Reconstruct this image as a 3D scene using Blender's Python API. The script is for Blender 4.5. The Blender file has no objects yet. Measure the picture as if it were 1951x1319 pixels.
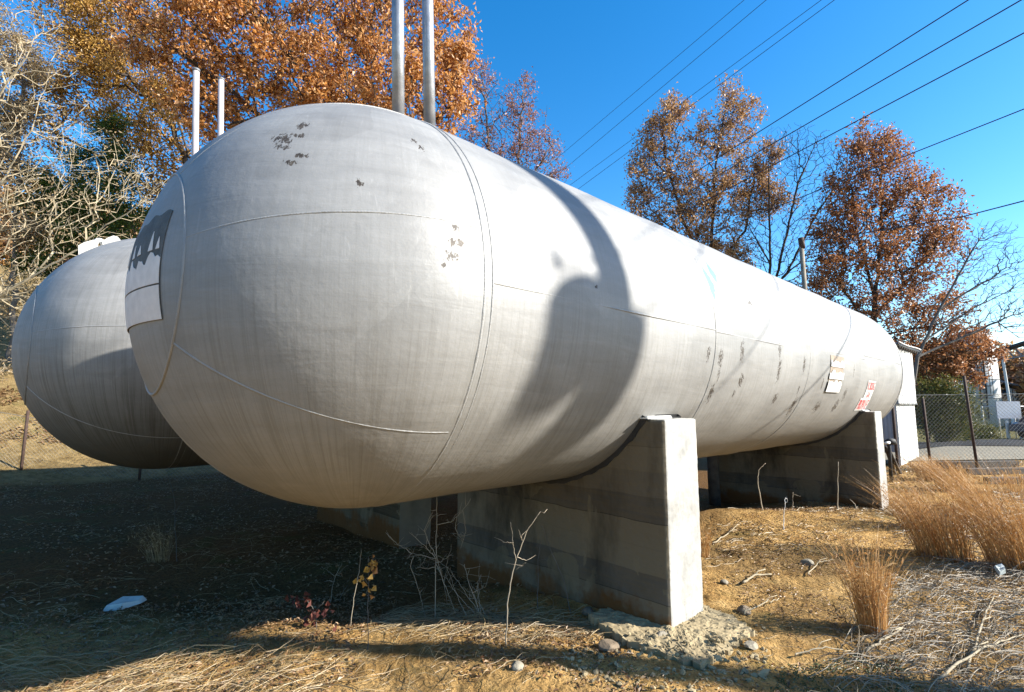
import bpy, math, random
import numpy as np
from math import sin, cos, pi, radians, sqrt, atan2, asin
from mathutils import Vector, Matrix
scene = bpy.context.scene
COL = scene.collection
rng = np.random.default_rng(7)
random.seed(7)

# ------------------------------------------------------------------ camera
F_PX, PITCH, CAMZ = 966.75, 0.11397, 1.68
CAM = np.array([0.0, 0.0, CAMZ])
cam = bpy.data.cameras.new('camera')
cam.sensor_width = 36.0
cam.lens = 36.0 * F_PX / 1951.0
cam.clip_start = 0.05
cam.clip_end = 6000
camo = bpy.data.objects.new('camera', cam)
camo.location = CAM
camo.rotation_euler = (pi / 2 + PITCH, 0, 0)
COL.objects.link(camo)
scene.camera = camo
# ------------------------------------------------------------------ world, sun
SUN_AZ, SUN_EL = radians(101.0), radians(28.9)
w = bpy.data.worlds.new('World')
scene.world = w
w.use_nodes = True
wn, wl = w.node_tree.nodes, w.node_tree.links
wn.clear()
sky = wn.new('ShaderNodeTexSky')
sky.sky_type = 'NISHITA'
sky.sun_disc = False
sky.sun_elevation = SUN_EL
sky.sun_rotation = SUN_AZ
sky.altitude = 200
sky.air_density = 1.0
sky.dust_density = 0.35
sky.ozone_density = 1.6
hs = wn.new('ShaderNodeHueSaturation')
hs.inputs['Saturation'].default_value = 1.44
hs.inputs['Value'].default_value = 1.04
bg = wn.new('ShaderNodeBackground')
bg.inputs['Strength'].default_value = 0.092
wo = wn.new('ShaderNodeOutputWorld')
wl.new(sky.outputs[0], hs.inputs['Color'])
wl.new(hs.outputs[0], bg.inputs['Color'])
wl.new(bg.outputs[0], wo.inputs['Surface'])
sun = bpy.data.lights.new('sun', 'SUN')
sun.energy = 4.6
sun.angle = radians(0.55)
sun.color = (1.0, 0.94, 0.84)
suno = bpy.data.objects.new('sun', sun)
SD = Vector((sin(SUN_AZ) * cos(SUN_EL), cos(SUN_AZ) * cos(SUN_EL), sin(SUN_EL)))
suno.rotation_euler = SD.to_track_quat('Z', 'Y').to_euler()
suno.location = SD * 40
COL.objects.link(suno)
scene.view_settings.view_transform = 'Standard'
scene.view_settings.look = 'None'
scene.view_settings.exposure = 1.70
scene.view_settings.gamma = 1.0
scene.render.engine = 'CYCLES'
scene.cycles.max_bounces = 6
scene.cycles.transparent_max_bounces = 8

# ------------------------------------------------------------------ geometry constants
R = 1.384
AZ = radians(47.36)
A = np.array([sin(AZ), cos(AZ), 0.0])          # tank axis, away from the camera
N = np.array([cos(AZ), -sin(AZ), 0.0])         # to the right of the tanks
C1 = np.array([-1.1036, 3.6869, 0.6812 + CAMZ])
C2 = np.array([-4.1920, 6.1868, 0.6253 + CAMZ])
ROTZ = pi / 2 - AZ                             # local x = axis, local y = left, z up
L1, L2 = 10.39, 12.5

def ray(px, py):
    X = (px - 975.5) / F_PX
    Y = -(py - 659.5) / F_PX
    return np.array([X, cos(PITCH) - Y * sin(PITCH), sin(PITCH) + Y * cos(PITCH)])
def at(px, py, depth):
    d = ray(px, py)
    return CAM + d * (depth / d[1])

# ------------------------------------------------------------------ noise
def _h2(ix, iy, s):
    n = (ix * 374761393 + iy * 668265263 + s * 1274126177) & 0xffffffff
    n = ((n ^ (n >> 13)) * 1274126177) & 0xffffffff
    return ((n ^ (n >> 16)) & 0xffff) / 65535.0
def vnoise(x, y, s=0):
    x = np.asarray(x, float); y = np.asarray(y, float)
    ix = np.floor(x).astype(np.int64); iy = np.floor(y).astype(np.int64)
    fx = x - ix; fy = y - iy
    fx = fx * fx * (3 - 2 * fx); fy = fy * fy * (3 - 2 * fy)
    a = _h2(ix, iy, s); b = _h2(ix + 1, iy, s); c = _h2(ix, iy + 1, s); d = _h2(ix + 1, iy + 1, s)
    return (a * (1 - fx) + b * fx) * (1 - fy) + (c * (1 - fx) + d * fx) * fy - 0.5
def fbm(x, y, s=0, o=4, g=0.5):
    t = 0; amp = 1
    for k in range(o):
        t = t + amp * vnoise(np.asarray(x) * 2 ** k, np.asarray(y) * 2 ** k, s + k)
        amp *= g
    return t
def sstep(a, b, x):
    t = np.clip((x - a) / (b - a), 0, 1)
    return t * t * (3 - 2 * t)
def ground_h(x, y):
    x = np.asarray(x, float); y = np.asarray(y, float)
    dx = x - C1[0]; dy = y - C1[1]
    u = dx * A[0] + dy * A[1]
    lat = -(dx * N[0] + dy * N[1])
    r = np.sqrt(x * x + y * y)
    z = -0.24 * sstep(-0.6, 1.3, lat) * sstep(-5.5, 0.5, u) 
    z = z + 0.10 * fbm(x * 0.45, y * 0.45, 3, 3) * sstep(14, 4, r) + 0.35 * fbm(x * 0.07, y * 0.07, 5, 3) * sstep(12, 30, r)
    near = sstep(16, 3, r)
    z = z + near * (0.045 * fbm(x * 2.1, y * 2.1, 11, 4) + 0.018 * fbm(x * 11, y * 11, 17, 3, 0.6))
    # clay mounds in front, and the small bank between the piers
    for (mx, my, rx, ry, h, th) in ((-1.75, 4.35, 0.75, 0.30, 0.09, 0.1), (-1.45, 3.85, 0.7, 0.2, 0.07, -0.2),
                                    (3.05, 8.1, 0.9, 0.45, 0.17, 0.1), (4.6, 7.6, 1.1, 0.6, 0.08, 0.2)):
        c, s_ = cos(th), sin(th)
        ex = ((x - mx) * c + (y - my) * s_) / rx; ey = (-(x - mx) * s_ + (y - my) * c) / ry
        z = z + h * np.exp(-(ex * ex + ey * ey))
    # hillside beyond the second tank
    t = np.clip(lat - 11.0, 0, None)
    rise = 0.30 * t * sstep(0, 6, t) + 0.05 * np.clip(lat - 15, 0, None)
    rise = np.minimum(rise, 9 + rise * 0.12)
    z = z + rise * sstep(34, 12, u)
    return z
def gh(x, y):
    return float(ground_h(x, y))
def gpt(px, py):
    """where the ray through a photo pixel meets the ground"""
    d = ray(px, py)
    t = np.concatenate([np.linspace(1.5, 15, 1200), np.linspace(15, 90, 1500)])
    P = CAM[None] + d[None] * t[:, None]
    g = P[:, 2] - ground_h(P[:, 0], P[:, 1])
    i = np.argmax(g < 0)
    if g[i] >= 0: i = len(t) - 1
    return np.array([P[i, 0], P[i, 1], gh(P[i, 0], P[i, 1])])

# ------------------------------------------------------------------ object helpers
def tag(o, label=None, cat=None, group=None, kind=None):
    if label: o['label'] = label
    if cat: o['category'] = cat
    if group: o['group'] = group
    if kind: o['kind'] = kind
    return o
def empty(name, loc, rz=0.0):
    o = bpy.data.objects.new(name, None)
    o.location = tuple(float(v) for v in loc)
    o.rotation_euler = (0, 0, rz)
    o.empty_display_size = 0.2
    COL.objects.link(o)
    return o
def world_mat(p):
    M = Matrix.Identity(4)
    while p is not None:
        M = (Matrix.Translation(p.location) @ p.rotation_euler.to_matrix().to_4x4()) @ M
        p = p.parent
    return M
def np_mesh(name, V, F, mat, parent=None, smooth=False, world=True, UV=None, mats=None, midx=None):
    """V (n,3); F list of (m,k) index arrays; one linked object"""
    V = np.asarray(V, np.float64).reshape(-1, 3)
    if parent is not None and world:
        M = np.array(world_mat(parent).inverted())
        V = V @ M[:3, :3].T + M[:3, 3]
    if not isinstance(F, (list, tuple)): F = [F]
    F = [np.asarray(f, np.int32) for f in F if len(f)]
    me = bpy.data.meshes.new(name)
    nl = sum(f.size for f in F); nf = sum(len(f) for f in F)
    me.vertices.add(len(V)); me.vertices.foreach_set('co', V.astype(np.float32).ravel())
    me.loops.add(nl); me.loops.foreach_set('vertex_index', np.concatenate([f.ravel() for f in F]))
    me.polygons.add(nf)
    tot = np.concatenate([np.full(len(f), f.shape[1], np.int32) for f in F])
    st = np.concatenate([[0], np.cumsum(tot)[:-1]]).astype(np.int32)
    me.polygons.foreach_set('loop_start', st)
    if midx is not None: me.polygons.foreach_set('material_index', np.asarray(midx, np.int32))
    me.polygons.foreach_set('use_smooth', np.full(nf, bool(smooth)))
    if UV is not None:
        uv = me.uv_layers.new(name='UVMap')
        idx = np.concatenate([f.ravel() for f in F])
        uv.data.foreach_set('uv', np.asarray(UV, np.float32)[idx].ravel())
    me.update(calc_edges=True)
    me.validate()
    for m in (mats or [mat]): me.materials.append(m)
    o = bpy.data.objects.new(name, me)
    o.parent = parent
    COL.objects.link(o)
    return o
class MB:
    def __init__(s): s.V = []; s.F = {3: [], 4: []}; s.n = 0; s.ng = []
    def add(s, V, F):
        V = np.asarray(V, float).reshape(-1, 3)
        for f in F:
            if len(f) in (3, 4): s.F[len(f)].append([i + s.n for i in f])
            else: s.ng.append([i + s.n for i in f])
        s.V.append(V); s.n += len(V)
    def box(s, c, size, rz=0.0, M=None, taper=1.0):
        hx, hy, hz = np.array(size) / 2
        V = np.array([(x * (taper if z > 0 else 1), y * (taper if z > 0 else 1), z) for z in (-hz, hz) for y in (-hy, hy) for x in (-hx, hx)])
        if M is not None: V = V @ np.asarray(M).T
        elif rz:
            c_, s_ = cos(rz), sin(rz); V = V @ np.array([[c_, s_, 0], [-s_, c_, 0], [0, 0, 1]])
        s.add(V + np.array(c), [(0, 2, 3, 1), (4, 5, 7, 6), (0, 1, 5, 4), (2, 6, 7, 3), (0, 4, 6, 2), (1, 3, 7, 5)])
    def bbox(s, x0, x1, y0, y1, z0, z1):
        s.box(((x0 + x1) / 2, (y0 + y1) / 2, (z0 + z1) / 2), (x1 - x0, y1 - y0, z1 - z0))
    def tube(s, P, r, n=6, cap=True):
        P = np.asarray(P, float); m = len(P)
        r = np.full(m, r) if np.isscalar(r) else np.asarray(r, float)
        T = np.gradient(P, axis=0); T /= np.linalg.norm(T, axis=1)[:, None] + 1e-12
        up = np.array([0, 0, 1.0]) if abs(T[0, 2]) < 0.9 else np.array([1.0, 0, 0])
        V = []
        for i in range(m):
            x = np.cross(up, T[i]); x /= np.linalg.norm(x) + 1e-12; y = np.cross(T[i], x); up = y
            for k in range(n):
                a = 2 * pi * k / n
                V.append(P[i] + r[i] * (cos(a) * x + sin(a) * y))
        F = []
        for i in range(m - 1):
            for k in range(n):
                k2 = (k + 1) % n
                F.append((i * n + k, i * n + k2, (i + 1) * n + k2, (i + 1) * n + k))
        if cap and n >= 3:
            V.append(P[0]); V.append(P[-1]); a, b = m * n, m * n + 1
            for k in range(n):
                k2 = (k + 1) % n
                F.append((a, k2, k)); F.append((b, (m - 1) * n + k, (m - 1) * n + k2))
        s.add(V, F)
    def build(s, name, mat, parent=None, smooth=False, world=True, bevel=0.0):
        V = np.concatenate(s.V) if s.V else np.zeros((0, 3))
        if s.ng:
            for f in s.ng:   # fan
                for i in range(1, len(f) - 1): s.F[3].append([f[0], f[i], f[i + 1]])
        o = np_mesh(name, V, [np.array(s.F[3]).reshape(-1, 3), np.array(s.F[4]).reshape(-1, 4)], mat, parent, smooth, world)
        if bevel:
            b = o.modifiers.new('bevel', 'BEVEL'); b.width = bevel; b.segments = 2; b.limit_method = 'ANGLE'; b.angle_limit = radians(50)
        return o

# ------------------------------------------------------------------ materials
class NT:
    def __init__(s, name):
        s.m = bpy.data.materials.new(name); s.m.use_nodes = True
        s.t = s.m.node_tree; s.n = s.t.nodes; s.l = s.t.links
        s.b = s.n['Principled BSDF']; s.out = s.n['Material Output']
    def _in(s, sock, v):
        if v is None: return
        if hasattr(v, 'is_output') or isinstance(v, bpy.types.NodeSocket): s.l.new(v, sock)
        else:
            if isinstance(v, tuple) and len(v) == 3 and sock.type == 'RGBA': v = (*v, 1)
            sock.default_value = v
    def coord(s, k='Object'): return s.n.new('ShaderNodeTexCoord').outputs[k]
    def map(s, v, scale=(1, 1, 1), loc=(0, 0, 0), rot=(0, 0, 0)):
        n = s.n.new('ShaderNodeMapping'); s._in(n.inputs['Vector'], v)
        n.inputs['Scale'].default_value = scale; n.inputs['Location'].default_value = loc; n.inputs['Rotation'].default_value = rot
        return n.outputs[0]
    def noise(s, v, scale, detail=3, rough=0.5, dist=0.0, out='Fac'):
        n = s.n.new('ShaderNodeTexNoise'); s._in(n.inputs['Vector'], v)
        n.inputs['Scale'].default_value = scale; n.inputs['Detail'].default_value = detail
        n.inputs['Roughness'].default_value = rough; n.inputs['Distortion'].default_value = dist
        return n.outputs[out]
    def voro(s, v, scale, out='Distance', feat='F1', rnd=1.0):
        n = s.n.new('ShaderNodeTexVoronoi'); n.feature = feat; s._in(n.inputs['Vector'], v)
        n.inputs['Scale'].default_value = scale; n.inputs['Randomness'].default_value = rnd
        return n.outputs[out]
    def ramp(s, f, stops, interp='LINEAR'):
        n = s.n.new('ShaderNodeValToRGB'); n.color_ramp.interpolation = interp; s._in(n.inputs[0], f)
        e = n.color_ramp.elements
        while len(e) < len(stops): e.new(0.5)
        for i, (p, c) in enumerate(stops):
            if not isinstance(c, tuple): c = (c, c, c)
            e[i].position = p; e[i].color = (*c[:3], 1)
        return n.outputs[0]
    def mix(s, f, a, b, mode='MIX'):
        n = s.n.new('ShaderNodeMix'); n.data_type = 'RGBA'; n.blend_type = mode; n.clamp_result = False
        s._in(n.inputs[0], f); s._in(n.inputs[6], a); s._in(n.inputs[7], b)
        return n.outputs[2]
    def math(s, op, a, b=None, c=None, clamp=False):
        n = s.n.new('ShaderNodeMath'); n.operation = op; n.use_clamp = clamp
        s._in(n.inputs[0], a); s._in(n.inputs[1], b)
        if c is not None: s._in(n.inputs[2], c)
        return n.outputs[0]
    def xyz(s, v):
        n = s.n.new('ShaderNodeSeparateXYZ'); s._in(n.inputs[0], v); return n.outputs
    def rnd(s): return s.n.new('ShaderNodeNewGeometry').outputs['Random Per Island']
    def bump(s, h, strength=0.3, dist=0.01, prev=None):
        n = s.n.new('ShaderNodeBump'); s._in(n.inputs['Height'], h)
        n.inputs['Strength'].default_value = strength; n.inputs['Distance'].default_value = dist
        if prev is not None: s.l.new(prev, n.inputs['Normal'])
        return n.outputs[0]
    def set(s, color=None, rough=None, metal=None, normal=None, spec=None):
        s._in(s.b.inputs['Base Color'], color); s._in(s.b.inputs['Roughness'], rough)
        s._in(s.b.inputs['Metallic'], metal); s._in(s.b.inputs['Specular IOR Level'], spec)
        if normal is not None: s.l.new(normal, s.b.inputs['Normal'])
        return s.m

def simple(name, color, rough=0.6, metal=0.0, var=0.15, scale=8.0, bump=0.0, spec=0.4):
    t = NT(name); c = t.coord()
    f = t.noise(c, scale, 5, 0.6)
    lo = tuple(v * (1 - var) for v in color); hi = tuple(min(1, v * (1 + var)) for v in color)
    col = t.ramp(f, [(0.3, lo), (0.7, hi)])
    nrm = t.bump(t.noise(c, scale * 6, 4, 0.6), bump, 0.01) if bump else None
    return t.set(col, rough, metal, nrm, spec)

def leaf_mat(name, cols, trans=0.35):
    t = NT(name)
    n = len(cols)
    col = t.ramp(t.rnd(), [(i / max(1, n - 1), c) for i, c in enumerate(cols)])
    t.set(col, 0.45, 0.0, None, 0.35)
    tr = t.n.new('ShaderNodeBsdfTranslucent'); t.l.new(col, tr.inputs['Color'])
    mx = t.n.new('ShaderNodeMixShader'); mx.inputs[0].default_value = trans
    t.l.new(t.b.outputs[0], mx.inputs[1]); t.l.new(tr.outputs[0], mx.inputs[2]); t.l.new(mx.outputs[0], t.out.inputs['Surface'])
    return t.m

# spots of flaked paint on the right flank of the first tank: (u, v, radius u, radius v)
def uvtank(u, z): return (u, R * asin(max(-1, min(1, z / R))))
SPOTS = [(-1.12, .71, .09, .07), (-1.10, .64, .07, .03), (-1.05, .84, .05, .06), (-1.03, .74, .05, .03), (-.97, .57, .06, .025), (-1.03, .52, .05, .03), (-.665, .42, .03, .04), (-.33, .83, .035, .03), (-.29, .77, .03, .04), (-.152, .24, .03, .03), (-.13, .165, .045, .03), (-.17, .155, .05, .03), (-.18, .08, .055, .04), (-.24, .03, .025, .035),
         (2.82, -.60, .06, .12), (2.84, -.27, .07, .12), (2.60, -.24, .05, .09), (2.86, -.42, .03, .08), (3.27, -.18, .06, .16), (3.36, -.46, .07, .10), (3.30, -.60, .03, .05), (4.22, -.10, .05, .10), (4.25, -.32, .06, .20),
         (4.38, -.64, .08, .09), (5.00, -.22, .06, .13), (5.06, -.74, .08, .20), (5.0, -.52, .03, .07), (5.98, -.76, .16, .12), (5.80, -.42, .04, .10), (6.74, -.74, .13, .14), (6.92, -.56, .10, .13), (7.1, -.2, .03, .12), (3.6, .35, .08, .05), (1.0, .1, .02, .02)]
def tank_mat(name, spots, tint=(0.240, 0.242, 0.240), streak=0.45, gr=0.3):
    t = NT(name)
    uv = t.coord('UV'); ob = t.coord('Object')
    x = t.xyz(uv); V = x[1]
    o3 = t.xyz(ob)
    # brushed swaths and roller patches
    sw = t.noise(t.map(uv, (1.3, 9.0, 1)), 1.0, 4, 0.55, 0.6)
    n1 = t.noise(ob, 1.7, 4, 0.55)
    patch = t.voro(t.map(t.mix(0.12, uv, t.noise(uv, 3, 2, out='Color')), (3.0, 2.2, 1)), 1.0, 'Color')
    pv = t.xyz(patch)[0]
    k = t.math('ADD', t.math('MULTIPLY', sw, 0.35), t.math('MULTIPLY', n1, 0.45))
    k = t.math('ADD', k, t.math('MULTIPLY', pv, 0.09))
    base = t.ramp(k, [(0.32, tuple(c * 0.76 for c in tint)), (0.5, tint), (0.66, tuple(min(1, c * 1.16) for c in tint))])
    # scratches and lighter scuffs
    sc = t.noise(t.map(uv, (26, 5, 1), rot=(0, 0, 0.5)), 1.0, 6, 0.7, 1.2)
    base = t.mix(t.math('MULTIPLY', t.ramp(sc, [(0.60, 0.0), (0.68, 1.0)]), 0.18), base, (0.42, 0.42, 0.41))
    wr = t.noise(t.map(uv, (5, 16, 1), loc=(3, 1, 0)), 1.0, 6, 0.75, 2.0)
    base = t.mix(t.math('MULTIPLY', t.ramp(wr, [(0.47, 0.0), (0.50, 1.0), (0.53, 0.0)]), 0.22), base, (0.16, 0.16, 0.155))
    # rain streaks, on the lower half
    st = t.noise(t.map(uv, (34, 0.8, 1)), 1.0, 3, 0.7)
    st2 = t.noise(t.map(uv, (90, 1.6, 1), loc=(5, 0, 0)), 1.0, 2, 0.6)
    sm = t.ramp(t.math('ADD', t.math('MULTIPLY', st, 0.6), t.math('MULTIPLY', st2, 0.4)), [(0.46, 0.0), (0.64, 1.0)])
    low = t.ramp(t.math('ADD', t.math('MULTIPLY', V, -0.4), t.math('MULTIPLY', n1, 0.5)), [(0.15, 0.24), (0.70, 1.0)])
    base = t.mix(t.math('MULTIPLY', t.math('MULTIPLY', sm, low), streak), base, (0.09, 0.085, 0.07))
    grime_shade = t.ramp(t.math('ADD', t.math('MULTIPLY', V, -0.5), t.math('MULTIPLY', n1, 0.5)), [(0.30, 0.0), (0.9, 1.0)])
    base = t.mix(t.math('MULTIPLY', grime_shade, gr), base, (0.20, 0.17, 0.12) if gr < 0.5 else (0.07, 0.065, 0.05))  # the stronger setting also paints shade onto the rear tanks' lower half
    hgt = t.math('ADD', t.math('MULTIPLY', sw, 0.6), t.math('MULTIPLY', t.noise(ob, 22, 4, 0.6), 0.4))
    if spots:
        d = None
        for (su, sv, ru, rv) in spots:
            a = t.math('DIVIDE', t.math('SUBTRACT', x[0], su), ru); b = t.math('DIVIDE', t.math('SUBTRACT', x[1], sv), rv)
            q = t.math('ADD', t.math('MULTIPLY', a, a), t.math('MULTIPLY', b, b))
            d = q if d is None else t.math('MINIMUM', d, q)
        inside = t.math('SUBTRACT', 1.0, d, clamp=True)
        fl = t.noise(t.map(uv, (48, 30, 1)), 1.0, 4, 0.7, 0.8)
        msk = t.ramp(t.math('ADD', t.math('MULTIPLY', inside, 0.20), fl), [(0.635, 0.0), (0.655, 1.0)])
        msk = t.math('MULTIPLY', msk, t.ramp(inside, [(0.0, 0.0), (0.08, 1.0)]))
        msk = t.math('MULTIPLY', msk, t.ramp(t.math('MULTIPLY', o3[1], -1), [(0.0, 0.0), (0.02, 1.0)]))
        base = t.mix(msk, base, t.ramp(t.noise(uv, 30, 3), [(0.3, (0.022, 0.017, 0.014)), (0.7, (0.075, 0.062, 0.048))]))
        hgt = t.math('SUBTRACT', hgt, t.math('MULTIPLY', msk, 0.6))
        # two bare patches of the old light blue coat
        for (su, sv, ru, rv) in ((2.78, .44, .10, .22), (2.95, .58, .08, .17)):
            a = t.math('DIVIDE', t.math('SUBTRACT', x[0], su), ru); b = t.math('DIVIDE', t.math('SUBTRACT', x[1], sv), rv)
            q = t.math('ADD', t.math('ABSOLUTE', a), t.math('ABSOLUTE', b))
            mk = t.ramp(t.math('ADD', q, t.math('MULTIPLY', t.noise(uv, 20, 3), 0.8)), [(1.15, 1.0), (1.2, 0.0)]) if False else t.ramp(t.math('MULTIPLY', t.math('ADD', q, t.math('MULTIPLY', t.noise(uv, 20, 3), 0.8)), 0.5), [(0.62, 1.0), (0.64, 0.0)])
            mk = t.math('MULTIPLY', mk, t.ramp(t.math('MULTIPLY', o3[1], -1), [(0.0, 0.0), (0.02, 1.0)]))
            base = t.mix(mk, base, (0.065, 0.17, 0.27))
    nrm = t.bump(hgt, 0.30, 0.014)
    rgh = t.ramp(n1, [(0.3, 0.52), (0.7, 0.68)])
    return t.set(base, rgh, 0.15, nrm, 0.4)

M = {}
M['tank'] = tank_mat('aluminium_paint', SPOTS)
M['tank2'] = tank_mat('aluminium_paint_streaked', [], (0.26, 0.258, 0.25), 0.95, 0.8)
M['weld'] = simple('painted_weld', (0.25, 0.25, 0.245), 0.5, 0.2, 0.12, 12, 0.4)
M['white'] = simple('white_paint', (0.576, 0.576, 0.562), 0.5, 0, 0.06, 6, 0.1)
M['paper'] = simple('weathered_paper', (0.62, 0.58, 0.55), 0.8, 0, 0.10, 14, 0.2)
M['glue'] = simple('old_glue', (0.072, 0.069, 0.061), 0.7, 0, 0.35, 14, 0.3)
M['tape'] = simple('brown_tape', (0.231, 0.187, 0.143), 0.7, 0, 0.2, 14)
M['black'] = simple('black_rubber', (0.03, 0.03, 0.03), 0.7, 0, 0.3, 10, 0.2)
M['pipe'] = simple('galvanised_pipe', (0.275, 0.286, 0.308), 0.38, 0.55, 0.25, 9, 0.15)
M['pipew'] = simple('white_pipe', (0.33, 0.31, 0.325), 0.5, 0, 0.08, 9, 0.1)
M['red'] = simple('red_lettering', (0.55, 0.025, 0.03), 0.6, 0, 0.25, 25)
M['rust'] = simple('rusty_steel', (0.055, 0.033, 0.025), 0.8, 0.2, 0.4, 15, 0.4)
M['wire'] = simple('black_wire', (0.012, 0.014, 0.03), 0.6, 0, 0.1, 2)
M['mesh'] = simple('galvanised_mesh', (0.220, 0.220, 0.209), 0.5, 0.4, 0.2, 3)
M['stone'] = simple('pale_stone', (0.231, 0.204, 0.154), 0.9, 0, 0.3, 7, 0.6)
M['brownstone'] = simple('brown_stone', (0.154, 0.116, 0.077), 0.9, 0, 0.3, 7, 0.6)
M['wood'] = simple('utility_pole_wood', (0.088, 0.066, 0.044), 0.85, 0, 0.3, 5, 0.4)
M['timber'] = simple('weathered_timber', (0.061, 0.050, 0.041), 0.9, 0, 0.5, 6, 0.5)
M['plastic'] = simple('white_plastic', (0.385, 0.429, 0.418), 0.5, 0, 0.08, 10, 0.2)
M['greymetal'] = simple('grey_metal', (0.165, 0.176, 0.187), 0.5, 0.3, 0.15, 5)
M['bluepaint'] = simple('blue_paint', (0.028, 0.088, 0.198), 0.5, 0, 0.15, 4)
M['darkpaint'] = simple('dark_car_paint', (0.05, 0.02, 0.03), 0.25, 0.2, 0.1, 3)
M['glass'] = simple('dark_glass', (0.03, 0.04, 0.05), 0.08, 0.0, 0.1, 3)
M['bark'] = simple('dark_bark', (0.047, 0.036, 0.028), 0.9, 0, 0.4, 5, 0.5)
M['bark_grey'] = simple('grey_bark', (0.094, 0.083, 0.072), 0.9, 0, 0.3, 5, 0.5)
M['bark_pale'] = simple('pale_bark', (0.27, 0.225, 0.15), 0.85, 0, 0.2, 5, 0.4)
M['twig'] = simple('pale_twig', (0.264, 0.220, 0.160), 0.8, 0, 0.25, 9)
M['orange_leaf'] = leaf_mat('orange_leaves', [(0.20, 0.075, 0.02), (0.44, 0.185, 0.042), (0.58, 0.27, 0.065), (0.64, 0.38, 0.16), (0.36, 0.14, 0.035), (0.62, 0.42, 0.26)], 0.42)
M['gold_leaf'] = leaf_mat('golden_leaves', [(0.235, 0.130, 0.035), (0.385, 0.217, 0.043), (0.502, 0.312, 0.078), (0.335, 0.190, 0.070)])
M['brown_leaf'] = leaf_mat('brown_leaves', [(0.16, 0.085, 0.035), (0.36, 0.20, 0.075), (0.48, 0.30, 0.13), (0.44, 0.30, 0.20), (0.28, 0.14, 0.07)], 0.4)
M['red_leaf'] = leaf_mat('red_brown_leaves', [(0.13, 0.055, 0.022), (0.28, 0.115, 0.042), (0.38, 0.17, 0.065), (0.44, 0.25, 0.14), (0.25, 0.10, 0.045)], 0.4)
M['pink_leaf'] = leaf_mat('faded_red_leaves', [(0.201, 0.095, 0.078), (0.335, 0.174, 0.130), (0.385, 0.209, 0.157)])
M['tan_leaf'] = leaf_mat('tan_leaves', [(0.223, 0.167, 0.087), (0.322, 0.248, 0.136), (0.372, 0.285, 0.174), (0.273, 0.174, 0.081)])
M['green_leaf'] = leaf_mat('evergreen_leaves', [(0.02, 0.045, 0.006), (0.055, 0.105, 0.014), (0.12, 0.18, 0.025)], 0.3)
M['shrub_leaf'] = leaf_mat('olive_leaves', [(0.031, 0.043, 0.009), (0.074, 0.093, 0.019), (0.136, 0.136, 0.031), (0.186, 0.149, 0.050)])
M['yellow_leaf'] = leaf_mat('yellow_leaves', [(0.372, 0.211, 0.037), (0.446, 0.273, 0.062), (0.341, 0.136, 0.037)])
M['dark_leaf'] = leaf_mat('purple_brown_leaves', [(0.043, 0.012, 0.012), (0.087, 0.028, 0.022), (0.186, 0.074, 0.056)])
M['sedge'] = leaf_mat('broomsedge', [(0.26, 0.13, 0.04), (0.40, 0.21, 0.07), (0.52, 0.32, 0.13), (0.34, 0.16, 0.05), (0.56, 0.40, 0.22)], 0.3)
M['straw'] = leaf_mat('dry_straw', [(0.19, 0.13, 0.055), (0.30, 0.215, 0.10), (0.38, 0.30, 0.17), (0.23, 0.155, 0.07), (0.14, 0.09, 0.04)], 0.25)
M['greystraw'] = leaf_mat('bleached_stalks', [(0.10, 0.08, 0.055), (0.20, 0.165, 0.115), (0.29, 0.25, 0.19), (0.16, 0.12, 0.07), (0.36, 0.32, 0.26)], 0.2)
M['litter'] = leaf_mat('leaf_litter', [(0.087, 0.043, 0.022), (0.161, 0.087, 0.037), (0.248, 0.155, 0.074), (0.322, 0.223, 0.124), (0.186, 0.081, 0.031)], 0.15)
M['moss'] = leaf_mat('green_moss', [(0.031, 0.050, 0.009), (0.062, 0.081, 0.019)], 0.1)

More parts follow.
